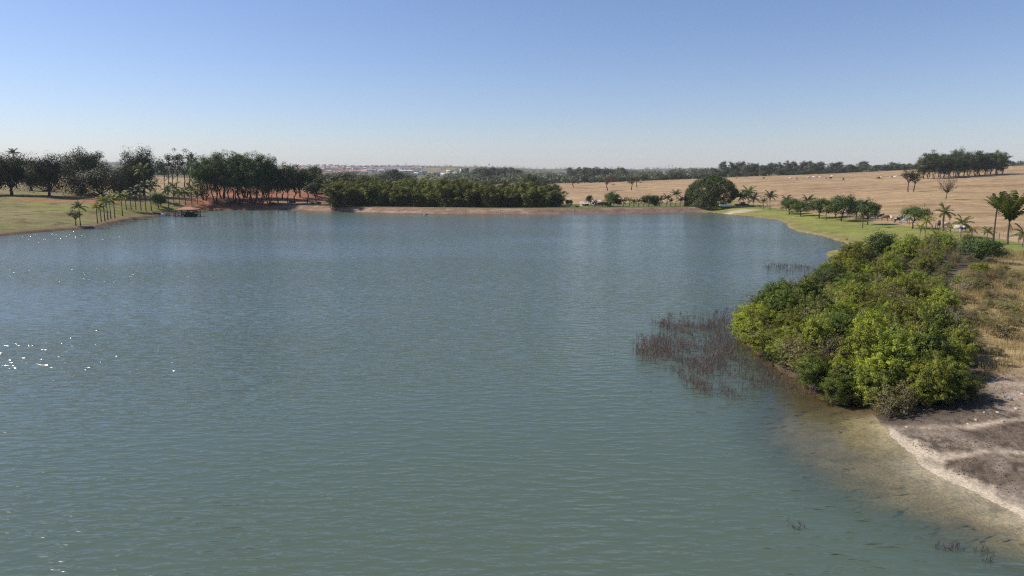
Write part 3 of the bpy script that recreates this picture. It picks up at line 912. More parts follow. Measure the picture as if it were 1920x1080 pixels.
lp = [(183, 419, 383, 15, 'coco_y'), (190, 416, 381, 16, 'coco'), (197, 415, 367, 20, 'coco_y'), (202.5, 413, 371, 17, 'royal'), (208, 410, 371, 16, 'coco'), (215.6, 409, 366, 20, 'coco_y'),
      (230, 405, 357, 22, 'royal'), (237, 393, 362, 17, 'coco_y'), (246, 393, 355, 22, 'royal_d'), (255, 393, 350, 24, 'royal_d'), (264.6, 395, 349, 22, 'royal_d'),
      (274, 396, 339, 25, 'royal_d'), (284, 395, 337, 26, 'royal'), (316.7, 391, 349, 20, 'royal'), (326.7, 387, 341, 24, 'royal'), (337.5, 385, 352, 20, 'royal'),
      (348, 385, 353, 20, 'royal'), (360, 385, 343, 26, 'royal'), (371, 383, 355, 18, 'royal'), (381, 383, 356, 18, 'royal')]
for i, (px, b, t, cw, k) in enumerate(lp):
    palm_px(px, b, t, cw * 1.12, k, 'slender palm in the left lakeside row, %s from the left' % ordn(i), 'palms along the left shore', nf=13, shaft=k.startswith('royal'), mat=palm_bark_d, trunk_r=.17, dry=1 if k == 'coco_y' else 0)
palm_px(151, 423.5, 379, 24, 'coco', 'lone palm at the water on the left lawn beside a small bare-looking tree', nf=14, mat=palm_bark_d, trunk_r=.15)
plant_px('small_tree', 'field0', 142, 423.5, 393, 24, 'small grey-green tree leaning on the lone palm at the left shore', 'tree')
for i, (px, b, t, wd) in enumerate([(297, 391, 361, 28), (302, 387, 370, 20)]):
    plant_px('small_tree', 'lawn%d' % i, px, b, t, wd, ['round leafy tree between the palms left of the boathouse', 'smaller brown-tinged tree right behind the boathouse walkway'][i], 'tree')

g = 'dark grove on red soil'
gv = [(385, 375, 293, 52), (405, 381, 288, 56), (437, 382, 285, 62), (452, 383, 292, 54), (474, 383, 287, 62), (490, 383, 298, 50), (505, 383, 292, 42), (418, 372, 293, 66), (460, 371, 292, 70), (500, 372, 302, 56)]
for i, (px, b, t, wd) in enumerate(sorted(gv)):
    plant_px('grove_tree', 'fig%d' % (i % 3), px, b, t, wd, 'deep green many-stemmed tree in the dense grove, %s trunk from the left' % ordn(i), 'tree', g)
yv = [(522, 382, 318, 40, 'young0'), (540, 383, 306, 34, 'young1'), (553, 381, 309, 46, 'young2'), (576, 381, 322, 44, 'young0'), (593, 384, 338, 34, 'young1'), (530, 374, 322, 44, 'young2'), (563, 370, 318, 50, 'young1'), (590, 368, 330, 46, 'young0')]
for i, (px, b, t, wd, k) in enumerate(sorted(yv)):
    plant_px('thin_tree', k, px, b, t, wd, 'thin-trunked dark tree on the red slope, %s from the left' % ordn(i), 'tree', 'thin trees on the red slope')
for i, (px, b) in enumerate([(548, 384), (585, 385), (597, 385), (510, 386)]):
    plant_px('low_shrub', 'lawn%d' % (i % 3), px, b, b - 7, 12, 'low dark bush on the red slope, %s from the left' % ordn([1, 2, 3, 0][i]), 'shrub', 'bushes on the red slope')

# ================================================================== bamboo and trees behind the dam
rb = random.Random(3)
fr = []
px = 622
while px < 1046:
    fr.append((px, 268 + rb.uniform(-2, 2), rb.uniform(343, 366) if px < 960 else rb.uniform(350, 368), rb.uniform(34, 44))); px += rb.uniform(11, 16)
fr[0] = (626, 266, 345, 46); fr[1] = (640, 268, 338, 44)
for i, (px, Y, t, wd) in enumerate(fr):
    plant_px('bamboo_clump', 'bamboo%d' % (i % 4), px, 385, t - 2, wd, 'feathery bamboo clump in the front row behind the dam, %s from the left' % ordn(i), 'bamboo', 'bamboo behind the dam', Y=Y, names=('culm', 'foliage'))
bk = []
px = 632
while px < 1035:
    bk.append((px, 282 + rb.uniform(-3, 3), rb.uniform(331, 350) + (px > 900) * 4, rb.uniform(36, 48))); px += rb.uniform(17, 24)
for i, (px, Y, t, wd) in enumerate(bk):
    plant_px('bamboo_clump', 'bamboo%d' % ((i * 3 + 1) % 4), px, 385, t, wd, 'taller bamboo clump in the back row behind the dam, %s from the left' % ordn(i), 'bamboo', 'bamboo behind the dam', Y=Y, names=('culm', 'foliage'))
for px, t, wd, k, Y, lab in [(990, 328, 34, 'mango2', 300, 'round brown-green tree standing above the right end of the bamboo'),
                             (945, 338, 30, 'fig1', 292, 'dark bluish dome of a tree poking out of the bamboo'),
                             (1018, 341, 28, 'wood0', 310, 'dull brownish tree at the right end of the bamboo, beside the pasture'),
                             (1037, 357, 26, 'fig0', 275, 'dark green tree closing the right end of the bamboo'),
                             (640, 325, 52, 'wood1', 330, 'dark rounded tree behind the left end of the bamboo'),
                             (612, 320, 46, 'wood3', 360, 'dull olive tree above the red slope left of the bamboo'),
                             (585, 312, 40, 'wood2', 380, 'grey-green tree showing behind the thin trees'),
                             (678, 327, 50, 'wood0', 400, 'olive domed tree behind the bamboo, left of the hazy dome'),
                             (735, 318, 56, 'wood1', 560, 'hazy large domed tree in front of the town'),
                             (705, 328, 60, 'wood3', 450, 'dull brown-olive tree just left of and below the hazy dome')]:
    plant_px('dense_tree', k, px, 360, t, wd, lab, 'tree', Y=Y)

# far individual trees: belts that show their own crowns
rf = random.Random(12)
def belt(n, px0, px1, Y0, Y1, top, wd, kinds, name, labels, group, jitter=4):
    for i in range(n):
        px = px0 + (px1 - px0) * (i + rf.uniform(.1, .9)) / n
        Y = rf.uniform(Y0, Y1)
        t = top(px) + rf.uniform(-jitter, jitter)
        plant_px(name, rf.choice(kinds), px, 340, t, wd * rf.uniform(.75, 1.25), labels + ', %s from the left' % ordn(i), 'tree', group, Y=Y, rnd=rf)
belt(26, 640, 1040, 330, 470, lambda p: 343, 40, ['wood0', 'wood1', 'wood3'], 'woodland_tree', 'olive tree in the wood behind the bamboo', 'wood behind the bamboo', 5)
belt(24, 660, 1040, 520, 800, lambda p: 337, 30, ['wood0', 'wood1', 'wood2', 'wood3'], 'woodland_tree', 'hazy tree in the far wood below the town', 'wood below the town', 3)
belt(26, 892, 974, 900, 1050, lambda p: 316, 15, ['euc0', 'euc1', 'euc2'], 'eucalyptus_tree', 'hazy eucalyptus in the grove right of the brown tower', 'far eucalyptus grove left')
belt(26, 1066, 1172, 1000, 1150, lambda p: 316, 14, ['euc0', 'euc1', 'euc2'], 'eucalyptus_tree', 'hazy eucalyptus in the grove above the middle pasture', 'far eucalyptus grove middle')
belt(40, 985, 1340, 690, 860, lambda p: 336 - (p - 985) * .035, 22, ['wood0', 'wood1', 'wood3'], 'belt_tree', 'dark tree along the far edge of the pasture', 'tree belt beyond the pasture', 4)
belt(40, 1336, 1700, 720, 960, lambda p: 309 - (p - 1336) * .006, 19, ['wood0', 'wood2', 'euc0', 'wood2', 'euc1', 'euc2'], 'ridge_tree', 'grey-green skyline tree behind the cattle pasture', 'skyline trees', 7)
belt(12, 1340, 1640, 680, 720, lambda p: 322 - (p - 1340) * .012, 22, ['wood1', 'wood0'], 'ridge_tree', 'low dark tree at the foot of the skyline trees', 'low skyline trees', 3)
belt(16, 1660, 1740, 820, 950, lambda p: 308, 14, ['wood1', 'euc2'], 'ridge_tree', 'small ridge tree left of the hilltop grove', 'ridge trees by the grove', 2)
belt(10, 1885, 1990, 950, 1100, lambda p: 303, 14, ['wood1', 'wood0'], 'ridge_tree', 'small far ridge tree at the right edge', 'ridge trees at right edge', 1.5)
# square grove on the hill at the right
gr = [(1732 + i * 9.6 + rf.uniform(-3, 3), 336.5 - i * .65 + rf.uniform(-1, .6), (292 if i < 5 else 287) + rf.uniform(-5, 4), rf.uniform(22, 30)) for i in range(16)]
for i, (px, b, t, wd) in enumerate(gr):
    plant_px('hill_tree', ['fig0', 'euc1', 'mango1', 'euc2'][i % 4] if i % 2 else ['mango0', 'fig2'][i // 2 % 2], px, b, t, wd, 'dark tree in front row of the hilltop grove, %s from the left' % ordn(i), 'tree', 'hilltop grove')
for i in range(8):
    px = 1742 + i * 18
    plant_px('hill_tree', ['euc0', 'mango2'][i % 2], px, 333 - i * .9, (282, 290, 284, 279, 288, 286, 287, 288)[i], 26, 'dark tree in back row of the hilltop grove, %s from the left' % ordn(i), 'tree', 'hilltop grove')
# single trees in the pasture
for px, b, t, wd, k, lab in [(1139, 358, 330, 20, 'field1', 'lone brown-leaved tree with a thin trunk in the middle pasture'), (1184, 357, 328, 22, 'field2', 'lone dark brown tree right of the thin brown one in the pasture'),
                             (1194, 352, 328, 16, 'field1', 'small brownish tree touching the lone dark one in the pasture'), (1075, 351, 335, 18, 'field1', 'small reddish scrubby tree at the left of the pasture'),
                             (1702, 360, 316, 24, 'field0', 'thin straight olive tree in front of the hilltop grove'), (1713, 359, 319, 26, 'field2', 'leaning dark tree beside the thin straight one below the hilltop grove')]:
    plant_px('field_tree', k, px, b, t, wd, lab, 'tree', 'single trees in the pasture')
gb = ground(1773, 374)
tag(obj('bare_tree', make_bare(31, 39 * mpp(gb[1]), 38 * mpp(gb[1]), 110, bark_grey, .13), loc=gb), 'leafless grey tree standing alone on the right pasture', 'tree')

# ================================================================== dam right end and great fig
for i, (px, b, t, cw, k) in enumerate([(1053, 388, 371, 15, 'coco_d'), (1115, 388, 375, 12, 'coco_d'), (1169, 388, 371, 15, 'coco'), (1180, 388, 370, 14, 'coco_y'), (1188, 388, 374, 12, 'coco'), (1197, 388, 372, 14, 'coco'),
        (1207, 388, 373, 12, 'coco_d'), (1213, 388, 368, 14, 'coco'), (1237, 388, 368, 16, 'coco_d'), (1250, 389, 365, 16, 'coco_d'), (1257, 388, 372, 12, 'coco'), (1267, 389, 357, 17, 'coco_d'),
        (1275, 389, 370, 13, 'coco'), (1283, 389, 369, 14, 'coco_d'), (1291, 389, 366, 15, 'coco')]):
    palm_px(px, b, t, cw * 1.1, k, 'small palm along the right half of the dam, %s from the left' % ordn(i), 'palms on the dam', Y=267, nf=11, dry=1, trunk_r=.14)
for px, b, t, wd, k, lab in [(1067, 388, 374, 13, 'lawn0', 'rounded bush beside the leftmost palm on the dam'), (1104, 388, 366, 12, 'young0', 'narrow dark tree between the two pale-roofed huts'),
        (1130, 388, 377, 17, 'lawn1', 'dark bush right of the pale-roofed huts'), (1147, 388, 359, 32, 'fig1', 'large dark tree on the dam right of the huts'), (1158, 388, 372, 14, 'lawn2', 'dark bush under the right side of the large dam tree'),
        (1140, 388, 374, 14, 'shruby0', 'yellow-green bush under the left side of the large dam tree'), (1216, 388, 364, 26, 'lawn1', 'bright green round tree on the dam, left of the brown bush'), (1227, 388, 366, 18, 'lawn2', 'second green tree touching the bright round one on the dam'),
        (1230, 389, 376, 24, 'shrubd0', 'brownish green bush on the dam below the green trees'), (1082, 389, 385, 10, 'shruby1', 'low light green bush on the dam left of the huts')]:
    plant_px('dam_tree' if 'tree' in lab else 'dam_bush', k, px, b, t, wd, lab, 'tree' if 'tree' in lab.split(' on ')[0].split(' between')[0].split(' touch')[0] else 'shrub', Y=268)

fig_base = ground(1340, 390.5)
plant('great_fig_tree', 'dome', (fig_base[0] + .5, fig_base[1] + 6, fig_base[2]), 94 * mpp(fig_base[1]), 58 * mpp(fig_base[1]), 'huge dome-shaped dark tree on the shore with foliage down to the ground', 'tree', rz=0)
for i, (px, b, t, cw, k) in enumerate([(1387, 385, 359, 22, 'coco_d'), (1394, 385, 360, 20, 'coco'), (1402, 386, 352, 24, 'coco'), (1412, 388, 364, 21, 'coco_d'), (1431, 392, 372, 13, 'coco'), (1443, 394, 360, 20, 'coco_d')]):
    palm_px(px, b, t, cw * 1.1, k, 'coconut palm right of the huge dome-shaped tree, %s from it' % ordn(i), 'palms by the great tree', nf=13, trunk_r=.15)

# ================================================================== right lawn
for px, b, t, wd, k, lab in [(1480, 402, 371, 34, 'lawn0', 'leftmost round tree on the right lawn'), (1501, 406, 375, 32, 'lawn1', 'second round tree from the left on the right lawn'),
        (1535, 409, 371, 40, 'lawn2', 'wide tree with a thin pale trunk on the right lawn'), (1577, 415, 365, 44, 'lawn0', 'largest round tree on the right lawn, with a thick trunk'),
        (1566, 407, 376, 30, 'lawn1', 'tree partly hidden behind the largest round lawn tree'), (1606, 411, 374, 34, 'lawn2', 'tree behind the darkest lawn tree near the white cattle'),
        (1627, 422, 373, 36, 'lawn1', 'dark round tree on the lawn beside a thin dark palm')]:
    plant_px('lawn_tree', k, px, b, t, wd, lab, 'tree', 'trees on the right lawn')
plant_px('umbrella_tree', 'umbrella', 1712, 429, 385, 60, 'umbrella-shaped tree standing alone by the fence', 'tree')
rp = [(1474, 396, 367, 18, 'coco_d', 'palm showing above the leftmost lawn tree', {}), (1513, 399, 367, 20, 'coco_d', 'dark palm behind the second lawn tree', {}),
      (1548, 412.5, 384, 14, 'coco_y', 'short thick-trunked palm left of the largest lawn tree', dict(trunk_r=.22)),
      (1617, 428, 376, 17, 'coco_d', 'thin dark palm with hanging fronds in front of the dark round tree', dict(dry=3, mat=palm_bark_d)),
      (1724, 451, 419, 17, 'coco_y', 'thin yellowish palm on the lawn left of its greener twin', dict(dry=2)), (1734, 444, 406, 20, 'coco_y', 'taller yellow-green palm beside the umbrella-shaped tree', dict(wind=.3)),
      (1755, 454, 430, 23, 'coco_y', 'short bushy palm on the lawn in front of the thicket', dict(wind=.1)), (1767, 433, 386, 27, 'coco', 'windswept tall palm with a thick trunk by the fence', dict(wind=.6, trunk_r=.3)),
      (1780, 451, 423, 13, 'coco_y', 'thin palm with a small brown tuft right of the windswept palm', dict(dry=3)), (1801, 445, 407, 28, 'coco', 'palm with wide drooping fronds by the grazing cattle', dict(wind=.3, nf=11)),
      (1822, 444, 424, 17, 'coco_y', 'short yellow-green palm right of the cattle', dict(wind=.3)), (1849, 457, 427, 19, 'coco', 'palm in front of the two giant palms, left of their trunks', dict(wind=.3)),
      (1917, 464, 426, 34, 'coco', 'palm cut by the right edge of the picture', dict(dry=2, wind=.2))]
for px, b, t, cw, k, lab, kw in rp:
    kw.setdefault('nf', 12)
    palm_px(px, b, t, cw * 1.1, k, lab, 'palms on the right lawn', **kw)
palm_px(1862, 453, 368, 40, 'big', 'left of two giant upright palms at the right edge', 'giant palms', nf=15, dry=3, mat=palm_bark_d, trunk_r=.19)
palm_px(1888, 458, 370, 74, 'big', 'right and wider of two giant upright palms at the right edge', 'giant palms', nf=19, dry=3, trunk_r=.24, wind=.1)

# ================================================================== thicket on the near shore
rt = random.Random(21)
def inside(Pg, x, y): return float(sd_poly(np.array([x]), np.array([y]), Pg)[0])
pts = []
xs, ys = thicket_w[:, 0], thicket_w[:, 1]
tries = 0
while tries < 9000 and len(pts) < 255:
    tries += 1
    x, y = rt.uniform(xs.min(), xs.max()), rt.uniform(ys.min(), ys.max())
    if inside(thicket_w, x, y) > -.5: continue
    md = 1.45 + .012 * max(0, y - 45)
    if any((x - a) ** 2 + (y - b) ** 2 < md * md for a, b in pts): continue
    pts.append((x, y))
zcount = {}
for (x, y) in sorted(pts, key=lambda p: p[0] / p[1]):
    z = float(height(np.array([x]), np.array([y]))[0])
    edge = -inside(thicket_w, x, y)
    sdd = float(sd_poly(np.array([x]), np.array([y]), shore)[0])
    q = rt.random()
    pxx = 960 + FPX * x / y
    dryside = sstep(1660, 1840, pxx + (y - 60) * .9 * (y > 60)) if y > 50 else 0
    hh = rt.uniform(1.8, 4.2) * (0.72 + .28 * min(1, edge / 3.0))
    if y > 68: hh *= rt.uniform(.5, .85)
    if q < .13 + .5 * dryside: k, lab, nm = 'shrubd%d' % rt.randrange(3), 'dull olive half-dry shrub', 'dry_shrub'
    elif q < .29: k, lab, nm = 'shruby%d' % rt.randrange(2), 'bright yellow-green shrub', 'leafy_shrub'
    elif q < .35: k, lab, nm = 'shrubb0', 'brown withered shrub', 'dry_shrub'
    else: k, lab, nm = 'shrub%d' % rt.randrange(5), 'green leafy shrub', 'leafy_shrub'
    zone = ['at the near edge of the thicket', 'just behind the near edge of the thicket', 'in the front half of the thicket', 'in the middle of the thicket', 'in the rear half of the thicket', 'at the lawn end of the thicket'][sum(y > v for v in (49, 56, 66, 80, 100))]
    zcount[(lab, zone)] = zcount.get((lab, zone), -1) + 1
    grp = lab; lab = '%s %s, %s from the left' % (lab, zone, ordn(zcount[(lab, zone)]))
    plant(nm, k, (x, y, max(z, -.1)), (.9 + hh * .48) * rt.uniform(.8, 1.15), hh, lab, 'shrub', grp + 's of the thicket', rnd=rt, names=('stem', 'foliage'))
fr_line = np.array([at_z(a, b)[:2] for a, b in [(1400, 600), (1394, 620), (1404, 648), (1440, 678), (1480, 706), (1530, 735), (1590, 758), (1636, 769), (1700, 777), (1770, 779), (1810, 768)]])
fl_seg = np.hypot(*np.diff(fr_line, axis=0).T); fl_cum = np.concatenate([[0], np.cumsum(fl_seg)])
q = 0.0; n_edge = 0
while q < fl_cum[-1]:
    x = float(np.interp(q, fl_cum, fr_line[:, 0])) + rt.uniform(.0, .7) + .7 * q / fl_cum[-1]; y = float(np.interp(q, fl_cum, fr_line[:, 1])) + rt.uniform(.1, .8) + .8 * q / fl_cum[-1]
    z = float(height(np.array([x]), np.array([y]))[0]); hh = rt.uniform(1.2, 2.7)
    k = rt.choice(['shrub0', 'shrub1', 'shrub2', 'shrub3', 'shrub4', 'shruby0', 'shrubd0', 'shrubd1', 'shrubd2'])
    plant('edge_shrub', k, (x, y, max(z, -.15)), hh * rt.uniform(1.0, 1.35), hh, 'low shrub overhanging the front rim of the thicket, %s from the left' % ordn(n_edge), 'shrub', 'rim shrubs of the thicket', rnd=rt, names=('stem', 'foliage'))
    n_edge += 1; q += rt.uniform(.9, 1.5)
for px, b, t, wd, k, lab in [(1650, 492, 432, 56, 'lawn1', 'taller dark bush at the back left of the thicket, on the lawn side'), (1690, 500, 444, 48, 'shrub2', 'tall green shrub at the back of the thicket below the palms'),
        (1838, 492, 446, 64, 'lawn2', 'large dark round bush at the back right of the thicket'), (1600, 500, 452, 50, 'shrub0', 'green shrub at the back of the thicket nearest the grassy spit'), (1562, 545, 500, 44, 'lawn0', 'dark bush above the water at the back left of the thicket'),
        (1455, 585, 525, 60, 'lawn1', 'dark-topped shrub on the left skyline of the thicket')]:
    plant_px('back_bush', k, px, b, t, wd, lab, 'shrub')
for i, (px, b, h, w) in enumerate([(1660, 660, 3.0, 2.0), (1880, 540, 1.6, 2.8), (1745, 745, 1.5, 2.2), (1705, 690, 3.2, 2.2), (1540, 690, 2.6, 1.6), (1865, 560, 1.2, 2.0), (1600, 640, 3.6, 1.6), (1775, 655, 3.4, 2.0), (1500, 640, 3.3, 1.5), (1690, 590, 3.4, 2.2), (1760, 700, 2.6, 2.4), (1640, 560, 3.4, 2.0), (1790, 560, 2.6, 2.4)]):
    gg = ground(px, b)
    lab = ['pale dead branches rising in the middle of the thicket', 'fallen whitish dead branch in the dry brush', 'twisted grey dead branches at the front right of the thicket', 'grey leafless stems behind the bright yellow-green shrub',
           'bare grey stems at the water side of the thicket', 'small whitish dead branch left of the larger fallen one', 'bare pale stem showing left of the thicket centre', 'thin leafless stems left of the dry brush', 'bare stems near the left end of the thicket',
           'forked grey dead branch behind the centre of the thicket', 'tangled bare twigs near the front right corner of the thicket', 'grey twigs in the rear left of the thicket', 'leafless bush at the rear right of the thicket'][i]
    o = tag(obj('dead_branch', make_bare(60 + i, h, w, 24, bark_pale, .045), loc=gg), lab, 'branch', 'dead branches')
    if i in (1, 5): o.rotation_euler = (1.1, 0, i)

# ================================================================== loose cover made of many small pieces
rng = np.random.default_rng(77)
def blades(n, region, hmin, hmax, wid, mat, name, label, sdz=True, lean=.35, density=None, z0=None, segs=1):
    xs, ys = region[:, 0], region[:, 1]
    X = rng.uniform(xs.min(), xs.max(), n * 4); Yv = rng.uniform(ys.min(), ys.max(), n * 4)
    m = sd_poly(X, Yv, region) < 0
    if density is not None: m &= rng.uniform(0, 1, len(X)) < density(X, Yv)
    X, Yv = X[m][:n], Yv[m][:n]; n = len(X)
    Z = height(X, Yv) if z0 is None else np.full(n, z0)
    h = rng.uniform(hmin, hmax, n); an = rng.uniform(0, 6.28, n)
    base = np.stack([X, Yv, Z - .03], -1)
    tip = base + np.stack([np.cos(an) * h * lean * rng.uniform(0, 1, n), np.sin(an) * h * lean * rng.uniform(0, 1, n), h], -1)
    s = np.stack([np.cos(an + 1.57), np.sin(an + 1.57), np.zeros(n)], -1) * wid * .5
    V = np.stack([base - s, base + s, tip + s * .25, tip - s * .25], 1).reshape(-1, 3)
    T = np.repeat(rng.uniform(0, 1, n), 4)
    o = obj(name, mesh_np(name, V, np.arange(n * 4).reshape(n, 4), [mat], T))
    return tag(o, label, name.split('_')[-1] if name != 'dry_grass' else 'grass', kind='stuff')
blades(70000, brush_w, .2, .75, .03, L_grass, 'dry_grass', 'tall straw-coloured grass behind the thicket at the right edge', density=lambda x, y: sstep(.32, .6, fbm(x / 2.5, y / 2.5, 5)) * .9 + .1)
bpts = []
for i in range(900):
    x, y = rt.uniform(brush_w[:, 0].min(), brush_w[:, 0].max()), rt.uniform(brush_w[:, 1].min(), brush_w[:, 1].max())
    if len(bpts) < 46 and inside(brush_w, x, y) < 0 and 960 + FPX * x / y < 1930: bpts.append((x, y))
for i, (x, y) in enumerate(sorted(bpts, key=lambda p: p[0] / p[1])):
    z = float(height(np.array([x]), np.array([y]))[0]); hh = rt.uniform(.6, 1.7)
    plant('brush_shrub', rt.choice(['shrubd0', 'shrubd1', 'shrubd2', 'shrubd0', 'shrubb0', 'shrub1']), (x, y, z), hh * 1.6, hh, 'low scrubby bush in the dry grass right of the thicket, %s from the left' % ordn(i), 'shrub', 'scrub in the dry grass', rnd=rt, names=('stem', 'foliage'))

def reed_bed(name, region, n, hmin, hmax, label, dens):
    xs, ys = region[:, 0], region[:, 1]
    X = rng.uniform(xs.min(), xs.max(), n * 5); Yv = rng.uniform(ys.min(), ys.max(), n * 5)
    m = (sd_poly(X, Yv, region) < .6 * rng.uniform(-1, 1, len(X))) & (rng.uniform(0, 1, len(X)) < dens(X, Yv))
    X, Yv = X[m][:n], Yv[m][:n]; n = len(X)
    Vs = []
    base = np.stack([X, Yv, np.full(n, -.15)], -1)
    h = rng.uniform(hmin, hmax, n)
    tip = base + np.stack([rng.normal(0, .15, n) * h, rng.normal(0, .15, n) * h, h + .15], -1)
    def strip(a, b, w0, w1):
        d = rng.uniform(0, 6.28, len(a)); s = np.stack([np.cos(d), np.sin(d) * .4, np.zeros(len(a))], -1)
        return np.stack([a - s * w0, a + s * w0, b + s * w1, b - s * w1], 1).reshape(-1, 3)
    Vs.append(strip(base, tip, .009, .005))
    for k in range(9):
        q = rng.uniform(.3, .95, n)[:, None]
        a = base + (tip - base) * q
        b = a + np.stack([rng.normal(0, .11, n), rng.normal(0, .11, n), rng.uniform(.08, .30, n)], -1) * (.5 + h[:, None])
        Vs.append(strip(a, b, .0075, .005))
    V = np.concatenate(Vs); nn = len(V) // 4
    return tag(obj(name, mesh_np(name, V, np.arange(nn * 4).reshape(nn, 4), [L_reed], np.repeat(rng.uniform(0, 1, nn), 4))), label, 'reeds', kind='stuff')
rg = np.array([at_z(a, b)[:2] for a, b in [(1185, 655), (1200, 632), (1290, 632), (1225, 612), (1240, 597), (1320, 592), (1385, 578), (1388, 592), (1372, 628), (1380, 655), (1410, 690), (1440, 722), (1400, 755), (1370, 752), (1300, 735), (1270, 700), (1210, 685)]])
reed_bed('reed_bed', rg, 3000, .15, .62, 'reddish-brown dead reeds standing in the water beside the thicket', lambda x, y: sstep(.36, .60, fbm(x / 1.6, y / 2.6, 15)) * .86 + .14)
rg2 = np.array([at_z(a, b)[:2] for a, b in [(1430, 505), (1440, 498), (1530, 502), (1535, 514), (1480, 512)]])
reed_bed('far_reed_bed', rg2, 260, .3, .6, 'sparse brown reeds in the water at the back of the thicket', lambda x, y: sstep(.4, .6, fbm(x / 2, y / 2, 16)))
rg3 = np.array([at_z(a, b)[:2] for a, b in [(1405, 660), (1445, 690), (1520, 735), (1560, 755), (1500, 760), (1440, 735)]])
reed_bed('shore_reed', rg3, 170, .25, .7, 'thin scattered twigs in shallow water at the foot of the thicket', lambda x, y: sstep(.4, .6, fbm(x / 1.2, y / 1.2, 18)))
for i, (a, b, n, hh) in enumerate([(1497, 988, 12, .13), (1775, 1028, 18, .24), (1845, 1035, 9, .18), (1852, 1052, 6, .1)]):
    c = at_z(a, b)[:2]; rr = [.5, .55, .35, .2][i]
    reg = np.array([c + rr * np.array([math.cos(t), math.sin(t) * .8]) for t in np.linspace(0, 6.28, 9)[:-1]])
    o = reed_bed('water_twig', reg, n, hh * .5, hh, ['small tuft of pale twigs sticking out of the open water', 'cluster of brown twigs poking from the shallows at the bottom right', 'thin brown twigs right of the larger cluster at the bottom right', 'tiny low twig tuft at the bottom right corner'][i], lambda x, y: x * 0 + 1)
    o['category'] = 'twigs'

# clods and litter on the mud, and a few pale stones
def rocks(name, pts, smin, smax, mat, label, kind='stuff', cat='soil'):
    bm = bmesh.new(); bmesh.ops.create_icosphere(bm, subdivisions=1, radius=1)
    v0 = np.array([v.co[:] for v in bm.verts]); f0 = np.array([[v.index for v in f.verts] for f in bm.faces]); bm.free()
    n = len(pts)
    s = smin + (smax - smin) * rng.uniform(0, 1, n) ** 3
    V = v0[None] * (1 + rng.normal(0, .18, (n, len(v0), 1))) * s[:, None, None] * np.array([1.2, 1, .65])
    a = rng.uniform(0, 6.28, n); c, q = np.cos(a)[:, None], np.sin(a)[:, None]
    V = np.stack([V[..., 0] * c - V[..., 1] * q, V[..., 0] * q + V[..., 1] * c, V[..., 2]], -1) + pts[:, None, :]
    F = (f0[None] + np.arange(n)[:, None, None] * len(v0)).reshape(-1, 3)
    return V.reshape(-1, 3), F
mudclod = plain_mat('mud_clod', (.125, .093, .066), .95, .35, 8)
X = rng.uniform(18, 44, 150000); Yv = rng.uniform(26, 52, 150000)
sdv = sd_poly(X, Yv, shore)
ok = (sdv > .8) & (beach_mask(X, Yv) > .3) & (sd_poly(X, Yv, thicket_w) > -.5) & (Yv < 47 + (X - 25) * .25)
for rut in (rut1, rut2): ok &= dist_line(X, Yv, rut) > .55
ok &= rng.uniform(0, 1, len(X)) < (.25 + .75 * sstep(.3, .6, fbm(X / 1.5, Yv / 1.5, 33)))
X, Yv = X[ok][:16000], Yv[ok][:16000]
pts3 = np.stack([X, Yv, height(X, Yv)], -1)
V, F = rocks('mud_clods', pts3, .01, .05, mudclod, '')
tag(obj('mud_clods', mesh_np('mud_clods', V, F, [mudclod])), 'dark crumbly clods and litter covering the exposed mud', 'soil', kind='stuff')
stone_m = plain_mat('pale_stone', (.42, .38, .33), .85, .25, 5)
for i, (a, b, s) in enumerate([(1893, 752, .17), (1830, 790, .11), (1815, 800, .10), (1885, 745, .12), (1905, 770, .13), (1700, 803, .10), (1870, 778, .11), (1918, 742, .16), (1650, 772, .14), (1845, 776, .09), (1880, 790, .09)]):
    V, F = rocks('stone', np.array([list(ground(a, b))]), s, s, stone_m, '')
    gg = ground(a, b)
    o = obj('stone', mesh_np('stone', V - np.array(gg), F, [stone_m]), loc=gg)
    tag(o, 'small pale stone on the mud by the thicket, %s from the left' % ordn(sorted([1893, 1830, 1815, 1885, 1905, 1700, 1870, 1918, 1650, 1845, 1880]).index(a)), 'stone', 'stones on the mud')
# rubble on the dam face
X = rng.uniform(-80, 75, 9000); Yv = rng.uniform(232, 262, 9000); sdv = sd_poly(X, Yv, shore)
pz = fbm(X / 6, Yv * 0, 44)
ok = (sdv > .2) & (sdv < 3.8) & (rng.uniform(0, 1, len(X)) < sstep(.5, .7, pz) + .08)
X, Yv = X[ok][:1500], Yv[ok][:1500]
V, F = rocks('dam_rubble', np.stack([X, Yv, height(X, Yv)], -1), .08, .30, stone_m, '')
tag(obj('dam_rubble', mesh_np('dam_rubble', V, F, [plain_mat('rubble', (.40, .31, .25), .9, .3, 4)])), 'pale rubble scattered along the face of the earth dam', 'rubble', kind='stuff')

# ================================================================== boathouse and boats
def box(x0, x1, y0, y1, z0, z1):
    V = np.array([(x, y, z) for x in (x0, x1) for y in (y0, y1) for z in (z0, z1)], float)
    F = np.array([(0, 1, 3, 2), (4, 6, 7, 5), (0, 4, 5, 1), (2, 3, 7, 6), (0, 2, 6, 4), (1, 5, 7, 3)])
    return V, F
def part(name, shapes, mat, parent, smooth=False):
    V, F = join(shapes)
    return obj(name, mesh_np(name, V, F, [mat], None, smooth), parent)
wood = plain_mat('weathered_wood', (.085, .062, .048), .85, .3, 3)
wood_l = plain_mat('pale_wood', (.22, .16, .12), .85, .3, 3)
tile = plain_mat('roof_tile', (.38, .175, .10), .85, .25, 2.5)
white = plain_mat('white_paint', (.78, .78, .76), .4, .06, 2)
black = plain_mat('black_hull', (.018, .019, .022), .5, .2, 2)
tyre = plain_mat('rubber', (.02, .02, .02), .9, .1, 2)
glass = plain_mat('dark_glass', (.03, .035, .04), .12, .05, 2, .6)
pb = at_z(346, 406.5)
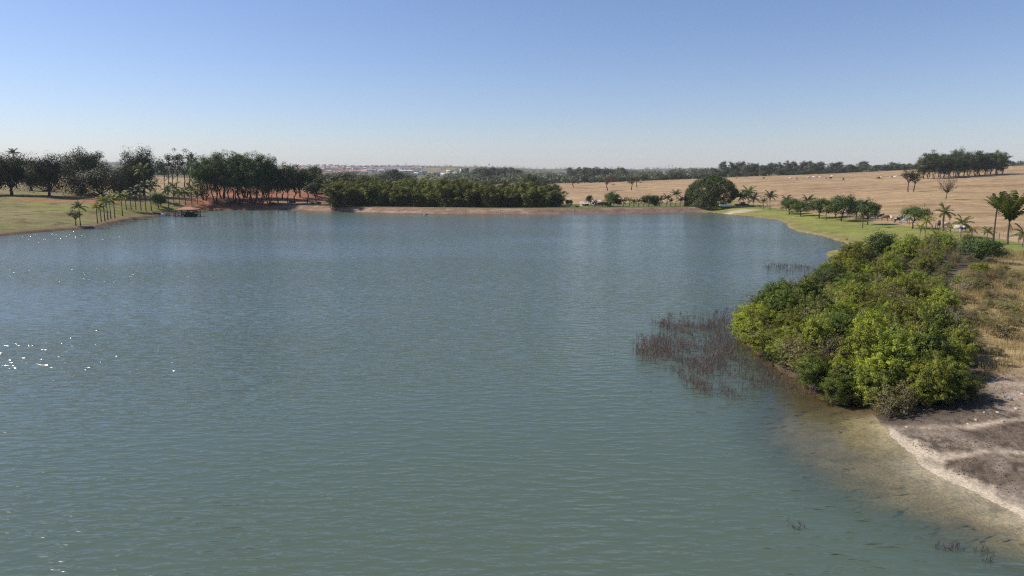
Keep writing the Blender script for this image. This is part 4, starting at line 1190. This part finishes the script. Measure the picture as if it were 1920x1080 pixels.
bh = empty('boathouse', (pb[0], pb[1] + 2.6, 0)); tag(bh, 'open boathouse on posts with an orange tiled hip roof', 'boathouse')
hw, hd = 3.15, 2.4
ez, rz = 2.3, 3.25
def hip(inset, zoff):
    a, b = hw + .45, hd + .45
    return np.array([(-a, -b, ez + zoff), (a, -b, ez + zoff), (a, b, ez + zoff), (-a, b, ez + zoff), (-a + inset, 0, rz + zoff), (a - inset, 0, rz + zoff)])
Vt = np.concatenate([hip(2.6, .10), hip(2.6, 0)])
Ft = np.array([(0, 1, 5, 4), (2, 3, 4, 5), (1, 2, 5, 5), (3, 0, 4, 4), (6, 7, 1, 0), (7, 8, 2, 1), (8, 9, 3, 2), (9, 6, 0, 3), (6, 9, 8, 7)])
me = bpy.data.meshes.new('roof'); me.from_pydata(Vt.tolist(), [], [tuple(dict.fromkeys(f)) for f in Ft.tolist()]); me.materials.append(tile)
roof = obj('roof', me, bh)
a, b = hw + .45, hd + .45
for s in ((-1, -1), (1, -1), (1, 1), (-1, 1)):
    part('hip_ridge', [tube([(s[0] * a, s[1] * b, ez + .14), (s[0] * (a - 2.6), 0, rz + .14)], [.09, .09], 6)], tile, roof)
part('ridge_cap', [tube([(-a + 2.6, 0, rz + .14), (a - 2.6, 0, rz + .14)], [.1, .1], 6)], tile, roof)
for x in (-hw, -hw / 3, hw / 3, hw):
    for y in (-hd, hd):
        part('post', [box(x - .09, x + .09, y - .09, y + .09, -1.2, ez + .02)], wood, bh)
part('deck', [box(-hw - .2, -hw + 1.2, -hd - .1, hd + .1, .45, .58), box(-hw + 1.2, hw + .2, hd - 1.0, hd + .1, .45, .58)], wood, bh)
for y in (-hd, hd):
    part('beam', [box(-hw - .1, hw + .1, y - .06, y + .06, ez - .22, ez - .03)], wood, bh)
part('railing', [box(hw - .03, hw + .03, -hd, hd, 1.25, 1.32), box(hw - .03, hw + .03, -hd, hd, .85, .9)], wood, bh)

def hull(L, W, Hh, nose=.35, n=9):
    t = np.linspace(0, 1, n); V = []; F = []
    for q in t:
        w = W * .5 * (1 - max(0, (q - (1 - nose)) / nose) ** 2 * .95)
        sh = Hh * (1 + .25 * q * q)
        kz = 0 + .55 * Hh * max(0, (q - .7) / .3) ** 2
        x = (q - .5) * L
        V += [(x, -w, sh), (x, -w * .8, kz + .1 * Hh), (x, 0, kz), (x, w * .8, kz + .1 * Hh), (x, w, sh), (x, w * .8, sh * .93), (x, w * .6, sh * .35), (x, -w * .6, sh * .35), (x, -w * .8, sh * .93)]
    m = 9
    for i in range(n - 1):
        for k in range(m):
            a = i * m + k; b = i * m + (k + 1) % m
            F.append((a, b, b + m, a + m))
    V = np.array(V, float); F = [tuple(f) for f in F] + [tuple(range(m))[::-1], tuple((n - 1) * m + k for k in range(m))]
    return V, F
def boat(name, loc, rz, L, W, Hh, mat, label, seat=True, extra=None):
    e = empty(name, loc, rz)
    V, F = hull(L, W, Hh)
    me = bpy.data.meshes.new('hull'); me.from_pydata(V.tolist(), [], F); me.materials.append(mat)
    obj('hull', me, e)
    if seat:
        for x in (-.22 * L, .08 * L): part('seat', [box(x - .15, x + .15, -W * .38, W * .38, Hh * .62, Hh * .72)], wood_l, e)
    if extra: extra(e)
    return tag(e, label, 'boat', 'boats')
def dark_boat_extra(e):
    part('cabin', [box(-1.5, .9, -.85, .85, .75, 1.55)], black, e)
    part('windscreen', [box(.92, 1.0, -.8, .8, .9, 1.5)], glass, e)
    part('outboard_motor', [box(-2.75, -2.45, -.18, .18, .3, 1.15)], black, e)
boat('motor_boat', (pb[0] + 1.3, pb[1] + 1.9, -.15), 0.05, 4.6, 1.9, .95, black, 'dark boat moored under the boathouse roof', False, dark_boat_extra)
boat('rowing_boat', (pb[0] - 1.9, pb[1] + 1.1, -.12), .2, 3.0, 1.1, .5, white, 'small pale boat tied at the left side under the boathouse roof')
pw = at_z(307, 405)
def wb_extra(e):
    part('cover', [box(-.7, .9, -.5, .5, .5, .95)], white, e)
boat('white_boat', (pw[0], pw[1], -.12), .5, 2.3, 1.2, .62, white, 'bright white small boat left of the boathouse by the walkway', True, wb_extra)
jt = empty('jetty', (0, 0, 0)); 
j0 = ground(283, 397.5); j1 = Vector((pb[0] - hw - .3, pb[1] + 1.6, .52))
jt.location = (j1[0], j1[1], 0)
tag(jt, 'low dark wooden jetty leading from the left bank to the boathouse', 'jetty')
dj = Vector((j0[0] - j1[0], j0[1] - j1[1], 0)); nrm = Vector((-dj.y, dj.x, 0)).normalized()
nb = 22
for i in range(nb):
    c = dj * ((i + .5) / nb); hl = dj.length / nb * .46; d1 = dj.normalized()
    z = .50 + (max(j0[2], .5) - .5) * ((i + .5) / nb) ** 2
    q = [c - d1 * hl - nrm * .6, c + d1 * hl - nrm * .6, c + d1 * hl + nrm * .6, c - d1 * hl + nrm * .6]
    V = np.array([(p.x, p.y, z) for p in q] + [(p.x, p.y, z + .06) for p in q])
    F = np.array([(3, 2, 1, 0), (4, 5, 6, 7), (0, 1, 5, 4), (1, 2, 6, 5), (2, 3, 7, 6), (3, 0, 4, 7)])
    obj('plank', mesh_np('plank', V, F, [wood_l if i % 3 else wood]), jt)
for i in range(6):
    for s in (-1, 1):
        c = dj * (i / 5) + nrm * .68 * s
        part('post', [box(c.x - .07, c.x + .07, c.y - .07, c.y + .07, -1.2, 1.25 + .2 * (i % 2))], wood, jt)
for s in (-1, 1):
    c0 = nrm * .68 * s; c1 = dj + nrm * .68 * s
    part('handrail', [tube([(c0.x, c0.y, 1.15), (c1.x, c1.y, 1.6)], [.04, .04], 5)], wood, jt)
pm = at_z(372, 407)
mo = empty('mooring_post', (pm[0], pm[1] + 1.5, 0)); tag(mo, 'dark mooring post with a rail at the right end of the boathouse', 'post')
part('pile', [tube([(0, 0, -1.2), (0, 0, 1.15)], [.16, .14], 8)], wood, mo)
part('rail', [box(-1.35, -.1, -.05, .05, .52, .64)], wood, mo)
pf = at_z(796.5, 402.5)
fl = empty('mooring_float', (pf[0], pf[1], 0)); tag(fl, 'small dark float with a white marking in front of the dam', 'float')
part('tray', [box(-.95, .95, -.45, .45, -.15, .16)], black, fl)
part('drum', [tube([(-.9, -.3, .2), (-.9, .3, .2)], [.34, .34], 10)], black, fl); part('drum', [tube([(.9, -.3, .2), (.9, .3, .2)], [.34, .34], 10)], black, fl)
part('roof_plate', [box(-.95, .95, -.4, .4, .5, .58)], black, fl)
part('white_panel', [box(-.42, .42, -.47, -.455, -.02, .30)], white, fl)

# ================================================================== vehicles under the great tree
red_body = plain_mat('dark_body', (.03, .03, .035), .35, .05, 2)
def wheel(e, x, y, r=.36):
    w = part('wheel', [tube([(x, y - .11, r), (x, y + .11, r)], [r, r], 14)], tyre, e)
    for s in (-1, 1): part('hub', [tube([(x, y + s * .10, r), (x, y + s * .13, r)], [r * .6, r * .5], 10)], white, w)
def pickup(loc, rz, mat, label):
    e = empty('pickup_truck', loc, rz); tag(e, label, 'truck', 'parked trucks')
    prof = [(-2.5, .45), (-2.5, 1.02), (-.35, 1.05), (-.2, 1.1), (1.15, 1.1), (2.2, 1.0), (2.5, .85), (2.55, .45)]
    n = len(prof)
    V = [(x, -.88, z) for x, z in prof] + [(x, .88, z) for x, z in prof]
    F = [tuple(range(n)), tuple(range(n, 2 * n))[::-1]] + [(i, i + n, (i + 1) % n + n, (i + 1) % n) for i in range(n)]
    me = bpy.data.meshes.new('body'); me.from_pydata(V, [], F); me.materials.append(mat); obj('body', me, e)
    V = [(-.3, -.82, 1.09), (1.2, -.82, 1.09), (.65, -.68, 1.72), (-.15, -.68, 1.72)]; V += [(x, -y, z) for x, y, z in V]
    me = bpy.data.meshes.new('cab'); me.from_pydata(V, [], [(0, 1, 2, 3), (7, 6, 5, 4), (0, 3, 7, 4), (1, 5, 6, 2), (3, 2, 6, 7), (0, 4, 5, 1)]); me.materials.append(mat); cab = obj('cab', me, e)
    for s in (-1, 1):
        me = bpy.data.meshes.new('window'); y0, y1 = -.80 * s, -.70 * s
        me.from_pydata([(-.15, y0 - .02 * s, 1.18), (.98, y0 - .02 * s, 1.18), (.58, y1 - .02 * s, 1.64), (-.08, y1 - .02 * s, 1.64)], [], [(0, 1, 2, 3)]); me.materials.append(glass); obj('window', me, cab)
    me = bpy.data.meshes.new('windscreen'); me.from_pydata([(1.17, -.70, 1.16), (1.17, .70, 1.16), (.72, .60, 1.66), (.72, -.60, 1.66)], [], [(0, 1, 2, 3)]); me.materials.append(glass); obj('windscreen', me, cab)
    for x in (-1.55, 1.6):
        for y in (-.82, .82): wheel(e, x, y)
    for y in (-.62, .62): part('headlight', [box(2.5, 2.56, y - .18, y + .18, .72, .86)], glass, e)
    part('bumper', [box(2.5, 2.66, -.85, .85, .42, .60)], tyre, e)
    return e
gp = ground(1361, 389); pickup((gp[0], gp[1], gp[2]), math.pi + .1, white, 'white pickup truck parked at the right side of the huge dome-shaped tree')
gp = ground(1391, 387.6); pickup((gp[0], gp[1], gp[2]), .08, red_body, 'dark vehicle in the shade right of the white pickup truck')

# ================================================================== small houses behind the dam
plaster = plain_mat('plaster', (.62, .55, .48), .85, .12, 1)
roofp = plain_mat('pale_roof', (.62, .47, .40), .8, .15, 1)
def house(loc, rz, L, W, Hw, Hr, wallm, roofm, label, group=None, door=True):
    e = empty('hut', loc, rz); tag(e, label, 'house', group)
    wl = part('wall', [box(-L / 2, L / 2, -W / 2, W / 2, -.4, Hw)], wallm, e)
    a, b = L / 2 + .35, W / 2 + .35
    V = [(-a, -b, Hw - .05), (a, -b, Hw - .05), (a, b, Hw - .05), (-a, b, Hw - .05), (-a, 0, Hw + Hr), (a, 0, Hw + Hr)]
    me = bpy.data.meshes.new('roof'); me.from_pydata(V, [], [(0, 1, 5, 4), (2, 3, 4, 5), (1, 2, 5), (3, 0, 4), (3, 2, 1, 0)]); me.materials.append(roofm); obj('roof', me, e)
    part('door', [box(-.3, .3, -W / 2 - .03, -W / 2 - .005, 0, Hw * .85)], wood, e)
    for x in (-L * .3, L * .3): part('window', [box(x - .3, x + .3, -W / 2 - .03, -W / 2 - .005, Hw * .4, Hw * .8)], glass, e)
    return e
hp = spot(1096, 276, 384); house(hp, .15, 2.8, 2.6, .9, .9, plaster, roofp, 'small pale-roofed hut on the dam left of the narrow dark tree')
hp = spot(1117, 277, 384); house(hp, -.1, 3.2, 2.8, 1.2, 1.0, plaster, roofp, 'pale-roofed hut on the dam right of the narrow dark tree, behind a small palm')

# ================================================================== fence along the lawn
fe = empty('post_fence', tuple(ground(1560, 399))); tag(fe, 'wooden post and wire fence between the right lawn and the cattle pasture', 'fence')
fo = np.array(fe.location)
seg = np.diff(fence_w, axis=0); ln = np.hypot(seg[:, 0], seg[:, 1]); cum = np.concatenate([[0], np.cumsum(ln)])
ps = np.arange(0, cum[-1], 4.2)
fx = np.interp(ps, cum, fence_w[:, 0]); fy_ = np.interp(ps, cum, fence_w[:, 1]); fz = height(fx, fy_)
pv, pf_ = tube([(0, 0, -.3), (0, 0, 1.35)], [.085, .075], 7)
post_me = mesh_np('fence_post', pv, pf_, [wood_l])
for x, y, z in zip(fx, fy_, fz):
    obj('post', post_me, fe, (x - fo[0], y - fo[1], z - fo[2]))
for hz in (.45, .85, 1.2):
    V, F = tube(np.stack([fx - fo[0], fy_ - fo[1], fz - fo[2] + hz], -1), [.012] * len(fx), 3)
    obj('wire', mesh_np('wire', V, F, [plain_mat('wire_metal', (.25, .24, .23), .5, .1)]), fe)

# ================================================================== cattle
def cow_mesh(name, graze):
    me = bpy.data.meshes.new(name)
    nz, nx = (.35, 1.35) if graze else (1.45, 1.30)
    V = [(0, 0, 1.02), (-.75, 0, 1.08), (.45, 0, 1.02), (.75, 0, 1.18)]
    E = [(1, 0), (0, 2), (2, 3)]; Rd = [(.36, .40), (.30, .33), (.35, .40), (.24, .30)]
    def add(p, r, par):
        V.append(p); Rd.append(r); E.append((par, len(V) - 1)); return len(V) - 1
    nk = add((.98, 0, (1.0 if graze else 1.38)), (.15, .19), 3)
    hd = add((1.18 if graze else 1.16, 0, (.62 if graze else 1.50)), (.12, .14), nk)
    mz = add((nx + .02, 0, nz - (.02 if graze else .12)), (.075, .08), hd)
    for s in (-1, 1):
        ear = add((1.10, .22 * s, (.72 if graze else 1.55)), (.035, .05), hd)
        k = add((-.78, .19 * s, .72), (.13, .17), 1); h = add((-.86, .19 * s, .42), (.06, .07), k); f = add((-.80, .19 * s, .03), (.055, .06), h)
        k = add((.55, .17 * s, .68), (.10, .12), 2); h = add((.57, .17 * s, .38), (.06, .065), k); f = add((.55, .17 * s, .03), (.055, .06), h)
    t = add((-1.02, 0, 1.05), (.05, .05), 1); t2 = add((-1.06, 0, .5), (.03, .03), t)
    hump = add((.55, 0, 1.44), (.12, .10), 2)
    me.from_pydata(V, E, [])
    o = bpy.data.objects.new(name, me); col.objects.link(o)
    o.modifiers.new('s', 'SKIN'); o.modifiers['s'].use_smooth_shade = True
    if not me.skin_vertices: 
        pass
    for i, sv in enumerate(me.skin_vertices[0].data):
        sv.radius = Rd[i]; sv.use_root = (i == 0)
    o.modifiers.new('d', 'SUBSURF').levels = 1
    bpy.context.view_layer.update()
    ev = o.evaluated_get(bpy.context.evaluated_depsgraph_get())
    out = bpy.data.meshes.new_from_object(ev)
    bpy.data.objects.remove(o)
    out.name = name
    return out
def hide_mat(name, c, spots=None):
    w = NT(name); tc = w.n('ShaderNodeTexCoord'); oi = w.n('ShaderNodeObjectInfo')
    p = w.n('ShaderNodeBsdfPrincipled', i_Roughness=.75)
    if spots:
        mp = w.n('ShaderNodeVectorMath', operation='ADD'); w.l(tc.outputs['Object'], mp.inputs[0]); w.l(oi.outputs['Location'], mp.inputs[1])
        nf = w.noise(mp.outputs[0], 1.5, 1); th = w.math('GREATER_THAN', nf, .5); w.l(w.mixc(th, c, spots), p.inputs['Base Color'])
    else:
        nf = w.noise(tc.outputs['Object'], 2.0, 2); w.l(w.mixc(nf, tuple(v * .8 for v in c), c), p.inputs['Base Color'])
    w.l(p.outputs[0], w.out.inputs['Surface'])
    return w.m
hides = {'white': hide_mat('hide_white', (.72, .66, .58)), 'cream': hide_mat('hide_cream', (.55, .42, .30)), 'dark': hide_mat('hide_dark', (.04, .032, .028)), 'patched': hide_mat('hide_patched', (.68, .64, .58), (.025, .022, .02)), 'brown': hide_mat('hide_brown', (.20, .10, .06))}
cows = {(k, gz): cow_mesh('cow_%s_%d' % (k, gz), gz) for k in hides for gz in (0, 1)}
for (k, gz), m in cows.items(): m.materials.clear(); m.materials.append(hides[k])
near = [(1585, 405, 'white', 0, .3, 'white cow facing right behind the largest lawn tree, leftmost of the near herd'), (1592, 405, 'patched', 0, .6, 'black and white cow just right of the leftmost white cow'), (1600, 403.5, 'cream', 0, 2.9, 'cream cow standing a little farther back, between two lawn trees'),
        (1615, 409.5, 'white', 0, 1.4, 'white cow seen end-on left of the dark round lawn tree'), (1650, 411.5, 'dark', 0, .3, 'dark cow right of the dark round lawn tree'), (1659, 414, 'brown', 1, -.4, 'brown cow with its head down right of the dark cow'),
        (1671, 415, 'cream', 0, 1.2, 'pale cream cow between the brown cow and the black and white ones'), (1683, 418, 'patched', 0, .2, 'black and white cow left of the umbrella-shaped tree'), (1691, 417, 'white', 0, 2.6, 'white cow partly behind the left edge of the umbrella-shaped tree'),
        (1697, 419, 'white', 0, .5, 'white cow with its legs showing under the umbrella-shaped tree'), (1704, 418, 'white', 0, 3.4, 'rightmost white cow under the umbrella-shaped tree'), (1760, 427, 'dark', 0, 1.0, 'dark cow left of the windswept palm'),
        (1774, 429, 'cream', 1, .2, 'pale cow grazing right of the windswept palm'), (1795, 436, 'white', 1, 2.5, 'white cow grazing left of the drooping palm'), (1807, 436.5, 'patched', 0, .2, 'black and white cow right of the drooping palm')]
for px, b, k, gz, rz, lab in near:
    gg = ground(px, b)
    tag(obj('cow', cows[(k, gz)], loc=gg, rot=(0, 0, rz), scale=(1.05, 1.05, 1.05)), lab, 'cow', 'cattle by the fence')
farc = [(1432, 336, 'dark'), (1440, 331, 'cream'), (1482, 336, 'white'), (1494, 337, 'dark'), (1517, 335, 'white'), (1525, 335, 'white'), (1531, 334, 'cream'), (1538, 335, 'white'), (1549, 336, 'brown'), (1557, 336.5, 'dark'), (1581, 338.5, 'dark'), (1560, 333, 'white'), (1647, 337, 'dark'), (1652, 336, 'cream'), (1671, 335, 'white'), (1678, 334.5, 'white'), (1380, 336, 'cream')]
for i, (px, b, k) in enumerate(sorted(farc)):
    gg = ground(px, b)
    tag(obj('cow', cows[(k, i % 2)], loc=gg, rot=(0, 0, i * 1.9), scale=(1.15, 1.15, 1.15)), 'tiny far %s cow on the upper pasture, %s from the left' % (k, ordn(i)), 'cow', 'far cattle on the pasture')

# ================================================================== town on the far hill
rt2 = random.Random(55)
wallms = [plain_mat('house_wall_%d' % i, c, .85, .1, .2) for i, c in enumerate([(.62, .58, .54), (.48, .40, .35), (.56, .46, .40), (.70, .69, .67)])]
roofms = [plain_mat('house_roof_%d' % i, c, .85, .12, .2) for i, c in enumerate([(.36, .17, .11), (.30, .21, .17), (.45, .27, .19), (.55, .52, .50)])]
hm = []
for i in range(10):
    L, W, H, Hr = rt2.uniform(10, 18), rt2.uniform(8, 11), rt2.uniform(3.2, 6.5), rt2.uniform(1.2, 2.4)
    Vb, Fb = box(-L / 2, L / 2, -W / 2, W / 2, -3, H)
    a, b = L / 2 + .5, W / 2 + .5
    V = Vb.tolist() + [(-a, -b, H), (a, -b, H), (a, b, H), (-a, b, H), (-a, 0, H + Hr), (a, 0, H + Hr)]
    F = [tuple(f) for f in Fb.tolist()] + [(8, 9, 13, 12), (10, 11, 12, 13), (9, 10, 13), (11, 8, 12)]
    me = bpy.data.meshes.new('town_house'); me.from_pydata(V, [], F); me.materials.append(wallms[i % 4]); me.materials.append(roofms[(i * 3 + 1) % 4])
    for k, p in enumerate(me.polygons): p.material_index = 1 if k >= 6 else 0
    hm.append(me)
for i in range(285):
    px = rt2.triangular(515, 815, 650); Y = rt2.uniform(1750, 4450)
    sp_ = spot(px, Y, 325)
    tag(obj('town_house', rt2.choice(hm), loc=sp_, rot=(0, 0, rt2.uniform(-.5, .5)), scale=(1.25, 1.25, 1.25)), 'small house of the hazy town on the far slope', 'house', 'houses of the far town')
def block(px, Y, w, d, h, mat, label, cat='building', nwin=0, z=None):
    s = spot(px, Y, 330)
    e = empty('far_building', s); tag(e, label, cat)
    part('wall', [box(-w / 2, w / 2, 0, d, -4, h)], mat, e)
    part('roof', [box(-w / 2 - .3, w / 2 + .3, -.3, d + .3, h, h + .6)], roofms[3], e)
    for i in range(nwin):
        x = -w / 2 + w * (i + .5) / nwin
        for zz in np.arange(2.0, h - 1.5, 4.0):
            part('window', [box(x - w / nwin * .28, x + w / nwin * .28, -.06, -.01, zz, zz + 1.8)], glass, e)
    return e
brown = plain_mat('brown_facade', (.20, .115, .095), .8, .1, .1)
cream = plain_mat('cream_facade', (.70, .60, .42), .8, .08, .1)
pk = plain_mat('pale_facade', (.78, .76, .72), .8, .06, .1)
block(872, 1500, 15, 12, 17, brown, 'brown square tower block among the white buildings of the far town', nwin=4)
block(864, 1490, 4, 10, 16, pk, 'narrow white slab against the left side of the brown tower block')
block(870, 1440, 13, 8, 6.5, pk, 'low white building at the foot of the brown tower block', nwin=4)
block(851, 1420, 8, 8, 5.5, cream, 'small cream building below the white ones, left of the brown tower block', nwin=2)
block(843, 1520, 15, 10, 14, cream, 'tallest cream-white building left of the brown tower block', nwin=4)
block(834, 1500, 18, 10, 7, pk, 'long white building left of the tallest cream-white one', nwin=5)
block(856, 1500, 18, 10, 8.5, pk, 'white building between the tallest cream-white one and the brown tower', nwin=5)
block(890, 1500, 24, 12, 7.5, pk, 'long low white shed right of the brown tower block', nwin=6)
block(783, 1600, 16, 12, 9, pk, 'separate white building group left in the far valley', nwin=4)
block(776, 1580, 9, 8, 6, pk, 'small white house left of the separate white building', nwin=2)
block(820, 1550, 12, 10, 6, wallms[1], 'greyish building half hidden by trees left of the long white one', nwin=3)
block(983, 900, 14, 8, 5.5, pk, 'pale farm building right of the square eucalyptus grove', nwin=3)
block(1052, 950, 7, 6, 8, pk, 'white tower-like house left of the middle eucalyptus grove', nwin=2)
block(1066, 960, 14, 8, 5, cream, 'low cream house beside the white tower-like one', nwin=3)
steel = plain_mat('mast_steel', (.30, .29, .30), .5, .1)
def mast(px, Y, top, label, lattice=False, w=1.4):
    s = spot(px, Y, 320); h = zof(top, Y) - s[2]
    e = empty('mast' if not lattice else 'pylon', s); tag(e, label, 'mast')
    if not lattice:
        part('pole', [tube([(0, 0, -1), (0, 0, h)], [w * .5, w * .22], 6)], steel, e)
        part('antenna', [tube([(0, 0, h * .9), (0, 0, h * .95)], [w * .9, w * .9], 8)], steel, e)
    else:
        for a in (-1, 1):
            for b in (-1, 1): part('leg', [tube([(a * h * .1, b * h * .1, -1), (a * h * .015, b * h * .015, h)], [.45, .3], 4)], steel, e)
        for q, wd in ((.72, .2), (.85, .16), (.96, .11)): part('crossarm', [box(-h * wd, h * wd, -.35, .35, h * q, h * q + .8)], steel, e)
    return e
mast(917, 1250, 306, 'thin radio mast rising from the square eucalyptus grove')
mast(519, 1600, 296, 'thin radio mast right of the dark grove')
mast(1254, 4200, 308.5, 'left one of two faint pylons on the far hill', True)
mast(1260, 4200, 309, 'right one of two faint pylons on the far hill', True)

# ================================================================== far woodland, one mass
def far_wood():
    n = 3600
    pxs = rng.uniform(-150, 2050, n); Y = np.exp(rng.uniform(math.log(620), math.log(6000), n))
    x = (pxs - 960) / FPX * Y
    dens = fbm(x / 260, Y / 420, 91)
    town = sstep(500, 540, pxs) * sstep(830, 790, pxs) * (Y > 1600)
    keepw = (dens > .40) & (rng.uniform(0, 1, n) > town * .55)
    past = (pxs > 1020) & (Y < 700)
    keepw &= ~past
    keepw &= ~((pxs > 1330) & (Y < 860)) & ~((pxs < 420) & (Y < 900))
    x, Y = x[keepw], Y[keepw]; n = len(x)
    z = height(x, Y)
    r = rng.uniform(4, 9, n) * (1 + Y / 5000)
    C = np.stack([x, Y, z + r * .55], -1)
    V, F, T = clump_leaves(rng, C, r, np.tile([0, 0, 1.], (n, 1)), 60, 2.6, .7, .75)
    me = mesh_np('far_woodland', V, F, [L_euc], T)
    return tag(obj('far_woodland', me), 'hazy dark woodland covering the far country below the skyline', 'woodland', kind='stuff')
far_wood()

# ================================================================== haze
def haze():
    V, F = box(-7400, 7400, -7300, 7300, -30, 150)
    w = NT('haze_air')
    v = w.n('ShaderNodeVolumePrincipled')
    v.inputs['Color'].default_value = (.78, .87, 1.0, 1)
    v.inputs['Density'].default_value = .00007
    v.inputs['Anisotropy'].default_value = 0.0
    w.l(v.outputs[0], w.out.inputs['Volume'])
    tag(obj('haze', mesh_np('haze', V, F, [w.m])), 'thin pale blue haze over the far country', 'haze', kind='stuff')
haze()
